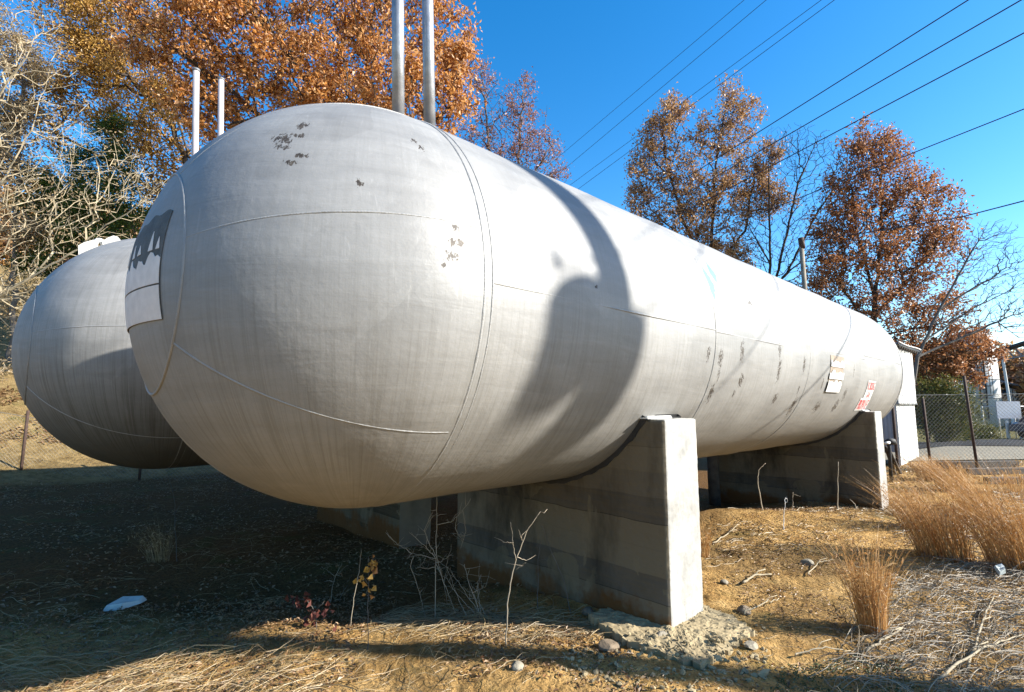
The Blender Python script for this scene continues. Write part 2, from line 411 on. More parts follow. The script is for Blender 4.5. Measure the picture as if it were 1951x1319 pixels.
def ground_mat():
    t = NT('clay_ground'); c = t.coord()
    n1 = t.noise(c, 0.55, 5, 0.6, 0.4); n2 = t.noise(c, 3.5, 6, 0.65); n3 = t.noise(c, 26, 5, 0.7)
    clay = t.ramp(n2, [(0.30, (0.27, 0.150, 0.048)), (0.50, (0.40, 0.245, 0.088)), (0.70, (0.50, 0.335, 0.145))])
    soil = t.ramp(n3, [(0.30, (0.06, 0.037, 0.015)), (0.55, (0.17, 0.108, 0.042)), (0.75, (0.32, 0.22, 0.11))])
    col = t.mix(t.ramp(n1, [(0.46, 0.0), (0.64, 0.8)]), clay, soil)
    col = t.mix(t.ramp(n3, [(0.56, 0.0), (0.66, 0.8)]), col, (0.06, 0.038, 0.018))
    # leaf litter with tank shade painted in behind the first tank; leafy hillside beyond
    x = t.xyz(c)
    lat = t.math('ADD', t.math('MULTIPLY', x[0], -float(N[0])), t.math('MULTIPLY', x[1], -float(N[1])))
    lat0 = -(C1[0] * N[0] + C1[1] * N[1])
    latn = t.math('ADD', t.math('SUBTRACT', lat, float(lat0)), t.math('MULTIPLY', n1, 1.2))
    humus_shade = t.ramp(n3, [(0.30, (0.060, 0.030, 0.010)), (0.6, (0.135, 0.072, 0.025)), (0.8, (0.22, 0.13, 0.052))])
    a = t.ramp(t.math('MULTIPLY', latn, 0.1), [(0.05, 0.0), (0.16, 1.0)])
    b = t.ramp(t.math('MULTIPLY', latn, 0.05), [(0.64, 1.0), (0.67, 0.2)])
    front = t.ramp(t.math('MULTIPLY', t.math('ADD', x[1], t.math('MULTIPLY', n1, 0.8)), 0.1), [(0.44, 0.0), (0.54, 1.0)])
    col = t.mix(t.math('MULTIPLY', t.math('MULTIPLY', a, b), front), col, humus_shade)
    hill = t.ramp(t.math('MULTIPLY', latn, 0.05), [(0.64, 0.0), (0.67, 1.0)])
    leafy = t.ramp(t.noise(c, 5, 6, 0.75), [(0.3, (0.09, 0.055, 0.02)), (0.5, (0.20, 0.14, 0.058)), (0.62, (0.27, 0.19, 0.085)), (0.75, (0.20, 0.085, 0.035))])
    col = t.mix(hill, col, leafy)
    # dull grass beyond the road
    far = t.ramp(t.math('MULTIPLY', x[1], 0.01), [(0.22, 0.0), (0.26, 1.0)])
    grass = t.ramp(t.noise(c, 0.8, 6, 0.7), [(0.3, (0.07, 0.065, 0.018)), (0.7, (0.16, 0.135, 0.05))])
    col = t.mix(t.math('MULTIPLY', far, t.math('SUBTRACT', 1.0, hill, clamp=True)), col, grass)
    # moss tints
    g = t.ramp(t.noise(t.map(c, loc=(4, 9, 0)), 1.3, 5, 0.6), [(0.58, 0.0), (0.70, 0.55)])
    col = t.mix(g, col, (0.08, 0.085, 0.022))
    h = t.math('ADD', t.math('MULTIPLY', n3, 0.6), t.math('MULTIPLY', t.noise(c, 90, 4, 0.7), 0.4))
    cl = t.voro(t.mix(0.3, c, t.noise(c, 6, 3, out='Color')), 24)
    h = t.math('ADD', h, t.math('MULTIPLY', cl, -0.5))
    return t.set(col, 0.95, 0, t.bump(h, 1.0, 0.05), 0.12)
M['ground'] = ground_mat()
def concrete(name, base, stain=True, band=True):
    t = NT(name); c = t.coord(); x = t.xyz(c)
    n = t.noise(c, 3.2, 6, 0.6); f = t.noise(c, 40, 4, 0.7)
    col = t.ramp(n, [(0.3, tuple(v * 0.72 for v in base)), (0.5, base), (0.7, tuple(min(1, v * 1.18) for v in base))])
    if band:   # courses cast against boards, each a little different in tone
        zz = t.math('ADD', x[2], t.math('MULTIPLY', t.noise(t.map(c, (1, 1, 0.3)), 2.5, 3), 0.05))
        bz = t.math('FLOOR', t.math('DIVIDE', zz, 0.195))
        wn_ = t.n.new('ShaderNodeTexWhiteNoise'); wn_.noise_dimensions = '1D'; t.l.new(bz, wn_.inputs['W'])
        # only the long faces show them
        geo = t.n.new('ShaderNodeTexCoord').outputs['Normal']
        nx = t.math('ABSOLUTE', t.xyz(geo)[0])
        bandf = t.math('MULTIPLY', t.ramp(wn_.outputs['Value'], [(0.2, 0.0), (0.8, 1.0)]), t.ramp(nx, [(0.5, 0.0), (0.6, 1.0)]))
        dark = t.mix(0.80, col, (0.040, 0.028, 0.013), 'MIX')  # long faces darkened in colour to stand in for their shade
        fl = t.noise(t.map(c, (1, 1.2, 26)), 1.0, 5, 0.7, 0.3)
        dark = t.mix(t.ramp(fl, [(0.42, 0.0), (0.62, 0.55)]), dark, (0.12, 0.092, 0.052))
        fr = t.math('FRACT', t.math('DIVIDE', zz, 0.195))
        dark = t.mix(t.ramp(fr, [(0.0, 0.8), (0.05, 0.0)]), dark, (0.02, 0.016, 0.01))
        col = t.mix(t.ramp(nx, [(0.5, 0.0), (0.6, 1.0)]), col, dark)
        pt = t.noise(t.map(c, (1, 1, 0.8), loc=(7, 2, 1)), 1.5, 6, 0.6, 0.8)
        col = t.mix(t.math('MULTIPLY', t.ramp(pt, [(0.57, 0.0), (0.585, 0.8)]), t.ramp(nx, [(0.5, 0.1), (0.6, 1.0)])), col, (0.15, 0.125, 0.08))
        col = t.mix(t.math('MULTIPLY', bandf, 0.8), col, (0.165, 0.135, 0.088))
        # dark damp stains running down the middle of the face
        dm = t.ramp(t.noise(t.map(c, (1, 1.1, 0.4), loc=(0, 0.4, 0)), 1.3, 5, 0.65), [(0.46, 0.0), (0.62, 1.0)])
        col = t.mix(t.math('MULTIPLY', t.math('MULTIPLY', dm, 0.75), t.ramp(nx, [(0.5, 0.0), (0.6, 1.0)])), col, (0.018, 0.015, 0.010))
    if stain:
        s = t.math('SUBTRACT', 0.34, t.math('ADD', x[2], t.math('MULTIPLY', t.math('SUBTRACT', t.noise(c, 1.6, 5, 0.65), 0.25), 1.1)))
        col = t.mix(t.math('MULTIPLY', t.ramp(s, [(-0.0, 0.0), (0.12, 0.9)]), t.ramp(nx, [(0.5, 0.12), (0.6, 1.0)])) if band else t.ramp(s, [(0.08, 0.0), (0.3, 0.4)]), col, (0.11, 0.045, 0.010))
    col = t.mix(t.ramp(f, [(0.62, 0.0), (0.72, 0.35)]), col, (0.07, 0.065, 0.055))
    h = t.math('ADD', t.math('MULTIPLY', n, 0.5), t.math('MULTIPLY', f, 0.3))
    return t.set(col, 0.9, 0, t.bump(h, 0.45, 0.02), 0.25)
M['concrete'] = concrete('pier_concrete', (0.30, 0.295, 0.275))
M['concrete_shaded'] = concrete('shaded_concrete', (0.10, 0.095, 0.075))  # darker copy of the pier concrete, with shade painted into its colour
M['footing'] = concrete('footing_concrete', (0.27, 0.215, 0.125), False, False)
def asphalt(name, col, sc):
    t = NT(name); c = t.coord(); f = t.noise(c, sc, 5, 0.7)
    return t.set(t.ramp(f, [(0.3, tuple(v * 0.75 for v in col)), (0.7, tuple(v * 1.25 for v in col))]), 0.9, 0, t.bump(f, 0.4, 0.02), 0.2)
M['asphalt'] = asphalt('asphalt', (0.010, 0.0105, 0.012), 6)  # darker than bare asphalt, the shade over the road is in the colour
M['gravel'] = asphalt('pale_gravel', (0.20, 0.18, 0.135), 9)

# ------------------------------------------------------------------ ground
def build_ground():
    th = np.concatenate([np.linspace(-0.98, 0.98, 760, endpoint=False), np.linspace(0.98, 2 * pi - 0.98, 150, endpoint=False)])
    r = np.concatenate([[0.4], np.geomspace(0.9, 22, 520), np.geomspace(22.6, 120, 90), np.geomspace(130, 3500, 24)])
    T, RR = np.meshgrid(th, r)
    X = np.sin(T) * RR; Y = np.cos(T) * RR
    Z = ground_h(X, Y)
    m, n = X.shape
    V = np.stack([X, Y, Z], -1).reshape(-1, 3)
    V = np.vstack([V, [[0, 0, gh(0, 0)]]])
    i, j = np.meshgrid(np.arange(m - 1), np.arange(n), indexing='ij')
    j2 = (j + 1) % n
    Q = np.stack([i * n + j, i * n + j2, (i + 1) * n + j2, (i + 1) * n + j], -1).reshape(-1, 4)[:, ::-1]
    k = np.arange(n); Tt = np.stack([np.full(n, m * n), (k + 1) % n, k], -1)[:, ::-1]
    o = np_mesh('ground', V, [Tt, Q], M['ground'], smooth=True)
    tag(o, kind='structure')
build_ground()
def strip(name, mat, d0, d1, x0, x1, dz, yc=0.10):
    n = 60
    V = []; 
    xs = np.linspace(x0, x1, n)
    for x in xs:
        for d in np.linspace(d0, d1, 5):
            y = d - yc * (x - 12)
            V.append((x, y, gh(x, y) + dz))
    F = [(i * 5 + k, (i + 1) * 5 + k, (i + 1) * 5 + k + 1, i * 5 + k + 1) for i in range(n - 1) for k in range(4)]
    o = np_mesh(name, V, [np.array(F)], mat, smooth=True); tag(o, kind='structure'); return o
strip('gravel_verge', M['gravel'], 14.6, 18.6, 10.5, 60, 0.03, 0.04)
strip('road', M['asphalt'], 18.6, 26.5, 8.0, 90, 0.05, 0.04)

# ------------------------------------------------------------------ tanks
def build_tank(Cc, L, root, mat, zoff, detail):
    """local frame: x along the axis from the front head, y left, z up; origin below the tank, axis at zoff"""
    def rad(u, phi):
        return R + 0.0035 * np.sin(1.9 * u + 1.3) * np.sin(2 * phi + u) + 0.002 * np.sin(5.1 * u + 3 * phi)
    def patchgrid(us, kind):
        ph = np.linspace(0, 2 * pi, 193)
        V = []; UV = []
        for u in us:
            for p in ph:
                if kind == 'front': a = u; ux = -R * cos(a); rr = R * sin(a); 
                elif kind == 'rear': a = u; ux = L + R * cos(a); rr = R * sin(a)
                else: ux = u; rr = R
                k = rad(ux, p) / R
                y, z = rr * cos(p) * k, rr * sin(p) * k
                V.append((ux, y, z + zoff))
                vv = R * asin(max(-1, min(1, z / (R * 1.004))))
                if kind == 'front': uu = R * atan2(ux, max(abs(y), 1e-4))
                elif kind == 'rear': uu = L + R * atan2(ux - L, max(abs(y), 1e-4))
                else: uu = ux
                UV.append((uu, vv))
        n = len(ph); m = len(us)
        F = [(i * n + j, i * n + j + 1, (i + 1) * n + j + 1, (i + 1) * n + j) for i in range(m - 1) for j in range(n - 1)]
        F = np.array(F)
        Va = np.array(V); f0 = F[len(F) // 2 + 5]; nn = np.cross(Va[f0[1]] - Va[f0[0]], Va[f0[2]] - Va[f0[0]])
        cen = np.array([min(max(Va[f0[0]][0], 0), L), 0, zoff])
        if nn @ (Va[f0].mean(0) - cen) < 0: F = F[:, ::-1]
        return V, F, UV
    V, F, UV = patchgrid(np.linspace(0.002, pi / 2, 64), 'front')
    np_mesh('front_head', V, [F], mat, root, True, False, UV)
    V, F, UV = patchgrid(np.linspace(0, L, int(L * 9)), 'shell')
    np_mesh('shell', V, [F], mat, root, True, False, UV)
    V, F, UV = patchgrid(np.linspace(0.002, pi / 2, 40), 'rear')
    np_mesh('rear_head', V, [F], mat, root, True, False, UV)
    def seam(P, w=0.011, name='weld_seam'):
        mb = MB(); P = np.array(P)
        jit = 1 + 0.08 * np.array([random.uniform(-1, 1) for _ in P])
        mb.tube(P, w * jit, 6, False)
        return mb.build(name, M['weld'], root, True, False)
    ph = np.linspace(0, 2 * pi, 260)
    def ring(u, w, off=-0.004):
        rr = R + off
        if u < 0: rr = sqrt(max(0.01, R * R - u * u)) + off
        return seam([(u, rr * cos(p), rr * sin(p) + zoff) for p in ph], w)
    ring(0.03, 0.014, -0.008); ring(0.085, 0.008, -0.004)
    for u in (2.72, 5.2): 
        if u < L: ring(u, 0.012, -0.007)
    ring(L, 0.012)
    ring(-1.233, 0.008, -0.001)
    def merid(deg, a0=0.475, a1=pi / 2):
        e = radians(deg)
        seam([(-(R - 0.004) * cos(a), -(R - 0.004) * sin(a) * cos(e), (R - 0.004) * sin(a) * sin(e) + zoff) for a in np.linspace(a0, a1, 60)], 0.007 if deg > 0 else 0.008)
    for d in ((11.6, -37.3, 62, 112, 165, -95, -145) if detail else (6, -45, 58, 110, 165)): merid(d)
    def longit(deg, u0, u1, w=0.0075):
        e = radians(deg)
        seam([(u, -(R - 0.005) * cos(e), (R - 0.005) * sin(e) + zoff) for u in np.linspace(u0, u1, int(12 * (u1 - u0)) + 2)], w)
    longit(-0.8, 0.09, 2.72); longit(-1.4, 2.72, 5.2); longit(0.6, 5.2, 7.7); longit(3.0, 7.7, min(L, 10.3))
    return ring

Z1 = C1[2]
tank1 = empty('propane_tank', (C1[0], C1[1], Z1 - R), ROTZ)
tag(tank1, 'big silver storage tank nearest the camera with red and white signs on its flank', 'tank', 'silver storage tanks')
build_tank(C1, L1, tank1, M['tank'], R, True)
Z2 = C2[2]
tank2 = empty('propane_tank', (C2[0], C2[1], Z2 - R), ROTZ)
tag(tank2, 'silver storage tank with dark rain streaks, half hidden behind the nearer tank', 'tank', 'silver storage tanks')
build_tank(C2, L2, tank2, M['tank2'], R, False)

C3 = C2 - N * 3.95 + A * 0.3
tank3 = empty('propane_tank', (C3[0], C3[1], Z2 - R), ROTZ)
tag(tank3, 'third silver storage tank, farthest back and wholly screened by the rear tank', 'tank', 'silver storage tanks')
build_tank(C3, 11.5, tank3, M['tank2'], R, False)

def to_local(Cc, P):
    v = np.asarray(P) - Cc
    return np.array([v @ A, -(v @ N), v[2] + R])
def cyl_patch(u0, u1, t0, t1, off, nu=10, nt=14, jag=None, thick=0.003):
    """a thin sheet with thickness lying on the right flank of the tank; t in metres of arc from the mid line, up positive"""
    V = []; 
    for layer in (off, off + thick):
        for j in range(nt + 1):
            for i in range(nu + 1):
                u = u0 + (u1 - u0) * i / nu; tt = t0 + (t1 - t0) * j / nt
                if jag: u, tt = jag(u, tt, i / nu, j / nt)
                e = tt / R
                rr = R + layer
                V.append((u, -rr * cos(e), rr * sin(e) + R))
    n = nu + 1; S = n * (nt + 1)
    F = []
    for j in range(nt):
        for i in range(nu):
            a = j * n + i
            F.append((a, a + 1, a + n + 1, a + n)[::-1]); F.append((a + S, a + S + 1, a + S + n + 1, a + S + n))
    for i in range(nu):
        a = i; F.append((a, a + 1, a + 1 + S, a + S)); a = nt * n + i; F.append((a + 1, a, a + S, a + 1 + S))
    for j in range(nt):
        a = j * n; F.append((a + n, a, a + S, a + n + S)); a = j * n + nu; F.append((a, a + n, a + n + S, a + S))
    return V, np.array(F)
# three-sheet warning placard
sign_z = [(-0.02 - 0.29, -0.02 - 0.46, 'NO SMOKING', 7.98, 8.44, 0.80), (-0.485, -0.60, '· GAS ·', 7.98, 8.42, 0.45), (-0.605, -0.83, 'PROPANE', 7.86, 8.44, 1.0)]
def letter(text, u0, u1, t0, t1, off, parent, mat):
    cu = bpy.data.curves.new('lettering', 'FONT'); cu.body = text; cu.size = 1.0; cu.offset = 0.008
    cu.resolution_u = 3
    ob = bpy.data.objects.new('lettering_tmp', cu); COL.objects.link(ob)
    dg = bpy.context.evaluated_depsgraph_get(); dg.update()
    me = bpy.data.meshes.new_from_object(ob.evaluated_get(dg))
    n = len(me.vertices); V = np.zeros(n * 3, np.float32); me.vertices.foreach_get('co', V); V = V.reshape(-1, 3)
    me.calc_loop_triangles()
    T = np.zeros(len(me.loop_triangles) * 3, np.int32); me.loop_triangles.foreach_get('vertices', T); T = T.reshape(-1, 3)
    bpy.data.objects.remove(ob); bpy.data.meshes.remove(me); bpy.data.curves.remove(cu)
    x = (V[:, 0] - V[:, 0].min()) / (np.ptp(V[:, 0]) + 1e-9); y = (V[:, 1] - V[:, 1].min()) / (np.ptp(V[:, 1]) + 1e-9)
    u = u0 + (u1 - u0) * x; e = (t1 + (t0 - t1) * y) / R
    rr = R + off
    W = np.stack([u, -rr * np.cos(e), rr * np.sin(e) + R], 1)
    return np_mesh('lettering', W, [T], mat, parent, False, False)
for (t0, t1, txt, u0, u1, k) in sign_z:
    V, F = cyl_patch(u0, u1, t0, t1, 0.004)
    sg = np_mesh('warning_sign', V, [F], M['white'], tank1, False, False)
    sg['label'] = 'white %s sheet with red lettering' % {'NO SMOKING': 'upper', '· GAS ·': 'middle', 'PROPANE': 'lower'}[txt]
    mu = (u1 - u0) * (0.05 if k > 0.5 else 0.2); mt = (t1 - t0) * 0.10
    letter(txt, u0 + mu, u1 - mu, t0 + mt, t1 - mt, 0.0095, sg, M['red'])
# torn white notice, further forward on the flank
def jagtop(u, t, a, b):
    return u + 0.015 * sin(9 * a + 3 * b), t
V, F = cyl_patch(5.98, 6.58, -0.03, -0.52, 0.003, 10, 14, jagtop)
lab = np_mesh('torn_notice', V, [F], M['tape'], tank1, False, False)
for (ta, tb, ua, ub, s_) in ((-0.08, -0.18, 5.99, 6.56, 1), (-0.22, -0.345, 5.97, 6.58, 2), (-0.355, -0.525, 5.97, 6.55, 3)):
    rr_ = random.Random(s_)
    ed = [rr_.uniform(0, 0.05) for _ in range(11)]
    def jg(u, t, a, b, ed=ed): return u, t - (1 - b) * ed[int(a * 10)]
    V, F = cyl_patch(ua, ub, ta, tb, 0.008 + 0.003 * s_, 10, 5, jg)
    np_mesh('paper_strip', V, [F], M['white'], lab, False, False)
# poster on the cap of the front head: glue field, remaining white sheet, ragged top
def head_patch(name, y0, y1, z0, z1, off, mat, parent, topfn=None, botfn=None, ny=40, nz=24, thick=0.002):
    V = []
    for layer in (off, off + thick):
        for j in range(nz + 1):
            for i in range(ny + 1):
                a = i / ny; y = y0 + (y1 - y0) * a
                zb = z0 + (botfn(a) if botfn else 0); zt = z1 + (topfn(a) if topfn else 0)
                z = zb + (zt - zb) * j / nz
                rr = R + layer
                x = -sqrt(max(0, rr * rr - y * y - z * z))
                V.append((x, y, z + R))
    n = ny + 1; S = n * (nz + 1); F = []
    for j in range(nz):
        for i in range(ny):
            a = j * n + i
            F.append((a, a + 1, a + n + 1, a + n)); F.append((a + S, a + n + S, a + n + 1 + S, a + 1 + S))
    for i in range(ny):
        a = i; F.append((a, a + S, a + 1 + S, a + 1)); a = nz * n + i; F.append((a, a + 1, a + 1 + S, a + S))
    for j in range(nz):
        a = j * n; F.append((a, a + n, a + n + S, a + S)); a = j * n + ny; F.append((a, a + S, a + n + S, a + n))
    return np_mesh(name, V, [np.array(F)], mat, parent, False, False)
rj = random.Random(5)
j1 = [rj.uniform(-0.05, 0.0) for _ in range(41)]; 
for q in (3, 4, 15, 16, 29, 30): j1[q] = 0.035
glue = head_patch('poster', -0.47, 0.47, -0.265, 0.27, 0.0025, M['glue'], tank1, lambda a: 0.03 * sin(7 * a + 1) + 0.01 * sin(43 * a))
glue['label'] = 'weathered poster, its upper half torn away to dark glue'
head_patch('paper_sheet', -0.468, 0.468, -0.085, 0.06, 0.006, M['paper'], glue, lambda a: j1[int(a * 40)] * 0.8 + 0.01 * sin(60 * a))
head_patch('paper_sheet', -0.468, 0.468, -0.264, -0.094, 0.006, M['paper'], glue)
for (yc_, w_, h_) in ((-0.43, 0.03, 0.06), (-0.36, 0.045, 0.10), (-0.22, 0.05, 0.05), (-0.12, 0.05, 0.07), (0.1, 0.06, 0.08), (0.25, 0.05, 0.05)):
    def tri(a, h_=h_): return h_ * (1 - abs(2 * a - 1)) 
    head_patch('paper_scrap', yc_ - w_ / 2, yc_ + w_ / 2, 0.095, 0.10, 0.006, M['paper'], glue, tri, None, 8, 6)

# vent pipes standing on the tanks
def pipe(parent, Cc, u_base, px_base, top, r, mat, lean=(0, 0), name='vent_pipe', cap=None):
    zb = R + sqrt(R * R) - 0.01
    b = np.array([u_base, 0.0, zb]); t = b + np.array([lean[0], lean[1], top])
    mb = MB(); mb.tube([b, b + (t - b) * 0.33, b + (t - b) * 0.66, t], r, 20)
    o = mb.build(name, mat, parent, True, False)
    c = MB(); c.tube([b - np.array([0, 0, 0.02]), b + np.array([0, 0, 0.05])], r * 1.5, 20); c.build('flange', mat, o, True, False)
    if cap:
        c = MB(); c.tube([t, t + np.array([0, 0, cap])], r * 1.18, 20); c.build('pipe_cap', M['greymetal'], o, True, False)
    return o
def pipe_px(parent, Cc, u, x_top, y_top, x_bot, y_bot, r, mat, cap=None):
    """stand a pipe on the tank's top line so that it leans as the real one does"""
    base = Cc + A * u + np.array([0, 0, R])
    # two points of the pipe's axis at the depth of its base
    dep = base[1]
    q0 = at(x_bot, y_bot, dep); q1 = at(x_top, y_top, dep)
    d = (q1 - q0) / (q1 - q0)[2]
    b = q0 + d * (base[2] - q0[2]); b[2] = base[2]
    # slide the base onto the top line
    lb = to_local(Cc, b); lt = to_local(Cc, q1)
    sh = lb[1]
    lb = np.array([lb[0], 0, 2 * R - 0.01]); lt = lt - np.array([0, sh, 0])
    mb = MB(); mb.tube([lb, lb + (lt - lb) * 0.5, lt], r, 20)
    o = mb.build('vent_pipe', mat, parent, True, False)
    c = MB(); c.tube([lb, lb + np.array([0, 0, 0.06])], r * 1.5, 20); c.build('flange', mat, o, True, False)
    if cap is not None:
        c = MB(); c.tube([lt, lt + np.array([0, 0, cap])], r * 1.15, 20); c.build('pipe_cap', M['greymetal'], o, True, False)
    return o
pipe_px(tank1, C1, 0.27, 756, -260, 758, 210, 0.050, M['pipe'])
pipe_px(tank1, C1, 0.56, 811, -240, 819, 235, 0.050, M['pipe'])
pipe_px(tank2, C2, 0.20, 373, 138, 371, 290, 0.039, M['pipew'], 0.03)
pipe_px(tank2, C2, 0.50, 420, 155, 419, 256, 0.037, M['pipew'], 0.02)
# white lifting lug and fitting box on the shoulder of the second tank
nv = np.array([-0.399, -0.701, 1.141]); nv /= np.linalg.norm(nv)
def shoulder(px, py):
    d = ray(px, py); c = C2 - CAM
    t = (d @ c) / (d @ d); P = CAM + d * t
    return P
pv = [shoulder(*q) for q in ((152, 484), (150, 470), (176, 458), (185, 475))]
away = np.array([-0.45, 0.89, 0]) * 0.10
def slab(pts, name, mat, parent):
    k = len(pts); P = np.array(pts); V = np.vstack([P, P + away])
    mb = MB(); F = [tuple(range(k)), tuple(range(2 * k - 1, k - 1, -1))] + [(i, i + k, (i + 1) % k + k, (i + 1) % k) for i in range(k)]
    mb.add(V, F); return mb.build(name, mat, parent)
slab([shoulder(*q) for q in ((150, 500), (149, 468), (160, 462), (178, 457), (190, 480))], 'fitting_box', M['white'], tank2)
slab([shoulder(*q) for q in ((196, 480), (195, 459), (206, 453), (216, 449), (224, 451), (234, 462), (238, 478))], 'fitting_cover', M['white'], tank2)
mb = MB(); cc = shoulder(187, 467); ex = shoulder(197, 467) - cc; ez = shoulder(187, 457) - cc
mb.tube([cc + away * 0.4 + ex * 0.85 * cos(a) + ez * 1.05 * sin(a) for a in np.linspace(-0.6, pi + 0.6, 24)], 0.028, 10)
mb.build('lifting_lug', M['white'], tank2, True)

# ------------------------------------------------------------------ concrete saddle piers
def pier(Cc, u0, u1, name, label, mat='concrete'):
    gz = -0.45
    root = empty(name, (*(Cc + A * (u0 + u1) / 2)[:2], 0), ROTZ)
    tag(root, label, 'concrete pier', 'concrete saddle piers under the tanks')
    hw, top, Rc = 1.336, Cc[2] - 0.80, R + 0.018
    y1 = sqrt(Rc * Rc - 0.64)
    prof = [(-hw, gz), (-hw, top)]
    a1 = asin(0.8 / Rc)
    arc = [(-Rc * cos(a), Cc[2] - Rc * sin(a)) for a in np.linspace(a1, pi - a1, 40)]
    prof += arc + [(hw, top), (hw, gz)]
    k = len(prof); d = (u1 - u0) / 2
    nb = [(p[0], gz) for p in prof]
    V = [(-d, y, z) for y, z in prof] + [(d, y, z) for y, z in prof] + [(-d, y, z) for y, z in nb] + [(d, y, z) for y, z in nb]
    F = []
    for i in range(1, k - 2):
        F.append((i, i + 1, 2 * k + i + 1, 2 * k + i)); F.append((k + i, 3 * k + i, 3 * k + i + 1, k + i + 1)); F.append((i, k + i, k + i + 1, i + 1))
    F.append((0, k, k + 1, 1)); F.append((k - 2, 2 * k - 2, 2 * k - 1, k - 1))
    for i in range(1, k - 2): F.append((2 * k + i, 2 * k + i + 1, 3 * k + i + 1, 3 * k + i))
    F = [f[::-1] for f in F]
    me_b = MB(); me_b.add(V, F)
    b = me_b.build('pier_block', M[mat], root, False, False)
    import bmesh
    bm = bmesh.new(); bm.from_mesh(b.data); bmesh.ops.remove_doubles(bm, verts=bm.verts, dist=1e-4)
    ed = [e for e in bm.edges if abs(e.verts[0].co.y - e.verts[1].co.y) < 1e-4 and abs(abs(e.verts[0].co.y) - hw) < 1e-3 and abs(e.verts[0].co.x - e.verts[1].co.x) < 1e-4]
    ed += [e for e in bm.edges if abs(e.verts[0].co.z - top) < 1e-3 and abs(e.verts[1].co.z - top) < 1e-3 and abs(e.verts[0].co.x - e.verts[1].co.x) < 1e-4 and e not in ed]
    bmesh.ops.recalc_face_normals(bm, faces=bm.faces)
    bmesh.ops.bevel(bm, geom=ed, offset=0.022, segments=1, affect='EDGES')
    bm.to_mesh(b.data); bm.free()
    rm = b.modifiers.new('worn', 'REMESH'); rm.mode = 'VOXEL'; rm.voxel_size = 0.016
    for sz, st in ((0.35, 0.010), (0.05, 0.007)):
        tx = bpy.data.textures.new('wear', 'CLOUDS'); tx.noise_scale = sz; tx.noise_depth = 3
        dm_ = b.modifiers.new('wear', 'DISPLACE'); dm_.texture = tx; dm_.strength = st; dm_.mid_level = 0.5
    # felt pad showing as a dark line in the saddle
    mb = MB(); n = 60; V = []; F = []
    for i, a in enumerate(np.linspace(a1 - 0.02, pi - a1 + 0.02, n)):
        w_ = 0.006 * sin(i * 1.7) + 0.004 * sin(i * 0.6)
        for rr in (R + 0.001, Rc + 0.022 + w_):
            for xx in (-d - 0.012, d + 0.012): V.append((xx, -rr * cos(a), Cc[2] - rr * sin(a)))
    for i in range(n - 1):
        a = i * 4; F += [(a, a + 4, a + 6, a + 2), (a + 1, a + 3, a + 7, a + 5), (a, a + 1, a + 5, a + 4), (a + 2, a + 6, a + 7, a + 3)]
    mb.add(V, F); mb.build('saddle_pad', M['black'], root, False, False)
    for s_ in (-1, 1):
        mb = MB(); mb.box((-0.10, s_ * 1.13, top + 0.007), (2 * d - 0.14, 0.15, 0.010), 0.03); mb.box((-0.06, s_ * 1.12, top + 0.018), (2 * d - 0.2, 0.12, 0.008), -0.06)
        mb.build('shim_plate', M['white'], root, False, False)
    return root
pier(C1, 1.871, 2.395, 'concrete_pier', 'tall concrete saddle pier with a sunlit white end, nearest the camera')
pier(C1, 8.279, 8.75, 'concrete_pier', 'farther concrete saddle pier at the right end of the near tank')
pier(C2, 2.45, 2.97, 'concrete_pier', 'dim concrete pier deep in shade below the rear tank, left of the near pier', 'concrete_shaded')

# footing broken out around the near pier
def rough_slab(name, pts, h, mat, label, cat, seed=1, res=46):
    P = np.array([[*gpt(*p)[:2]] for p in pts])
    c = P.mean(0); root_z = gh(*c)
    rg = np.random.default_rng(seed)
    # radial grid of the polygon
    seg = np.vstack([P, P[:1]]); L = np.r_[0, np.cumsum(np.linalg.norm(np.diff(seg, axis=0), axis=1))]
    m = 150; s = np.linspace(0, L[-1], m, endpoint=False)
    B = np.stack([np.interp(s, L, seg[:, 0]), np.interp(s, L, seg[:, 1])], 1)
    B += rg.normal(0, 0.012, B.shape)
    V = []; ks = np.concatenate([np.linspace(0, 1, 30)])
    for k in ks:
        Q = c + (B - c) * k
        z = ground_h(c[0], c[1]) + h + 0.022 * fbm(Q[:, 0] * 6, Q[:, 1] * 6, seed, 5, 0.8) - 0.01 * k
        V.append(np.column_stack([Q, z]))
    Q = c + (B - c) * 1.03
    V.append(np.column_stack([Q, np.full(m, gh(*c) - 0.25)]))
    V = np.concatenate(V); n = len(ks) + 1
    i, j = np.meshgrid(np.arange(n - 1), np.arange(m), indexing='ij'); j2 = (j + 1) % m
    F = np.stack([i * m + j, (i + 1) * m + j, (i + 1) * m + j2, i * m + j2], -1).reshape(-1, 4)
    o = np_mesh(name, V - np.array([*c, 0]), [F], mat, None, False)
    o.location = (c[0], c[1], 0)
    return tag(o, label, cat)
rough_slab('broken_footing', [(1125, 1192), (1190, 1232), (1290, 1262), (1338, 1276), (1385, 1248), (1436, 1210), (1400, 1180), (1350, 1160), (1290, 1150), (1180, 1160)], 0.06, M['footing'], 'rough broken slab of pale concrete around the foot of the near pier', 'concrete footing', 4)
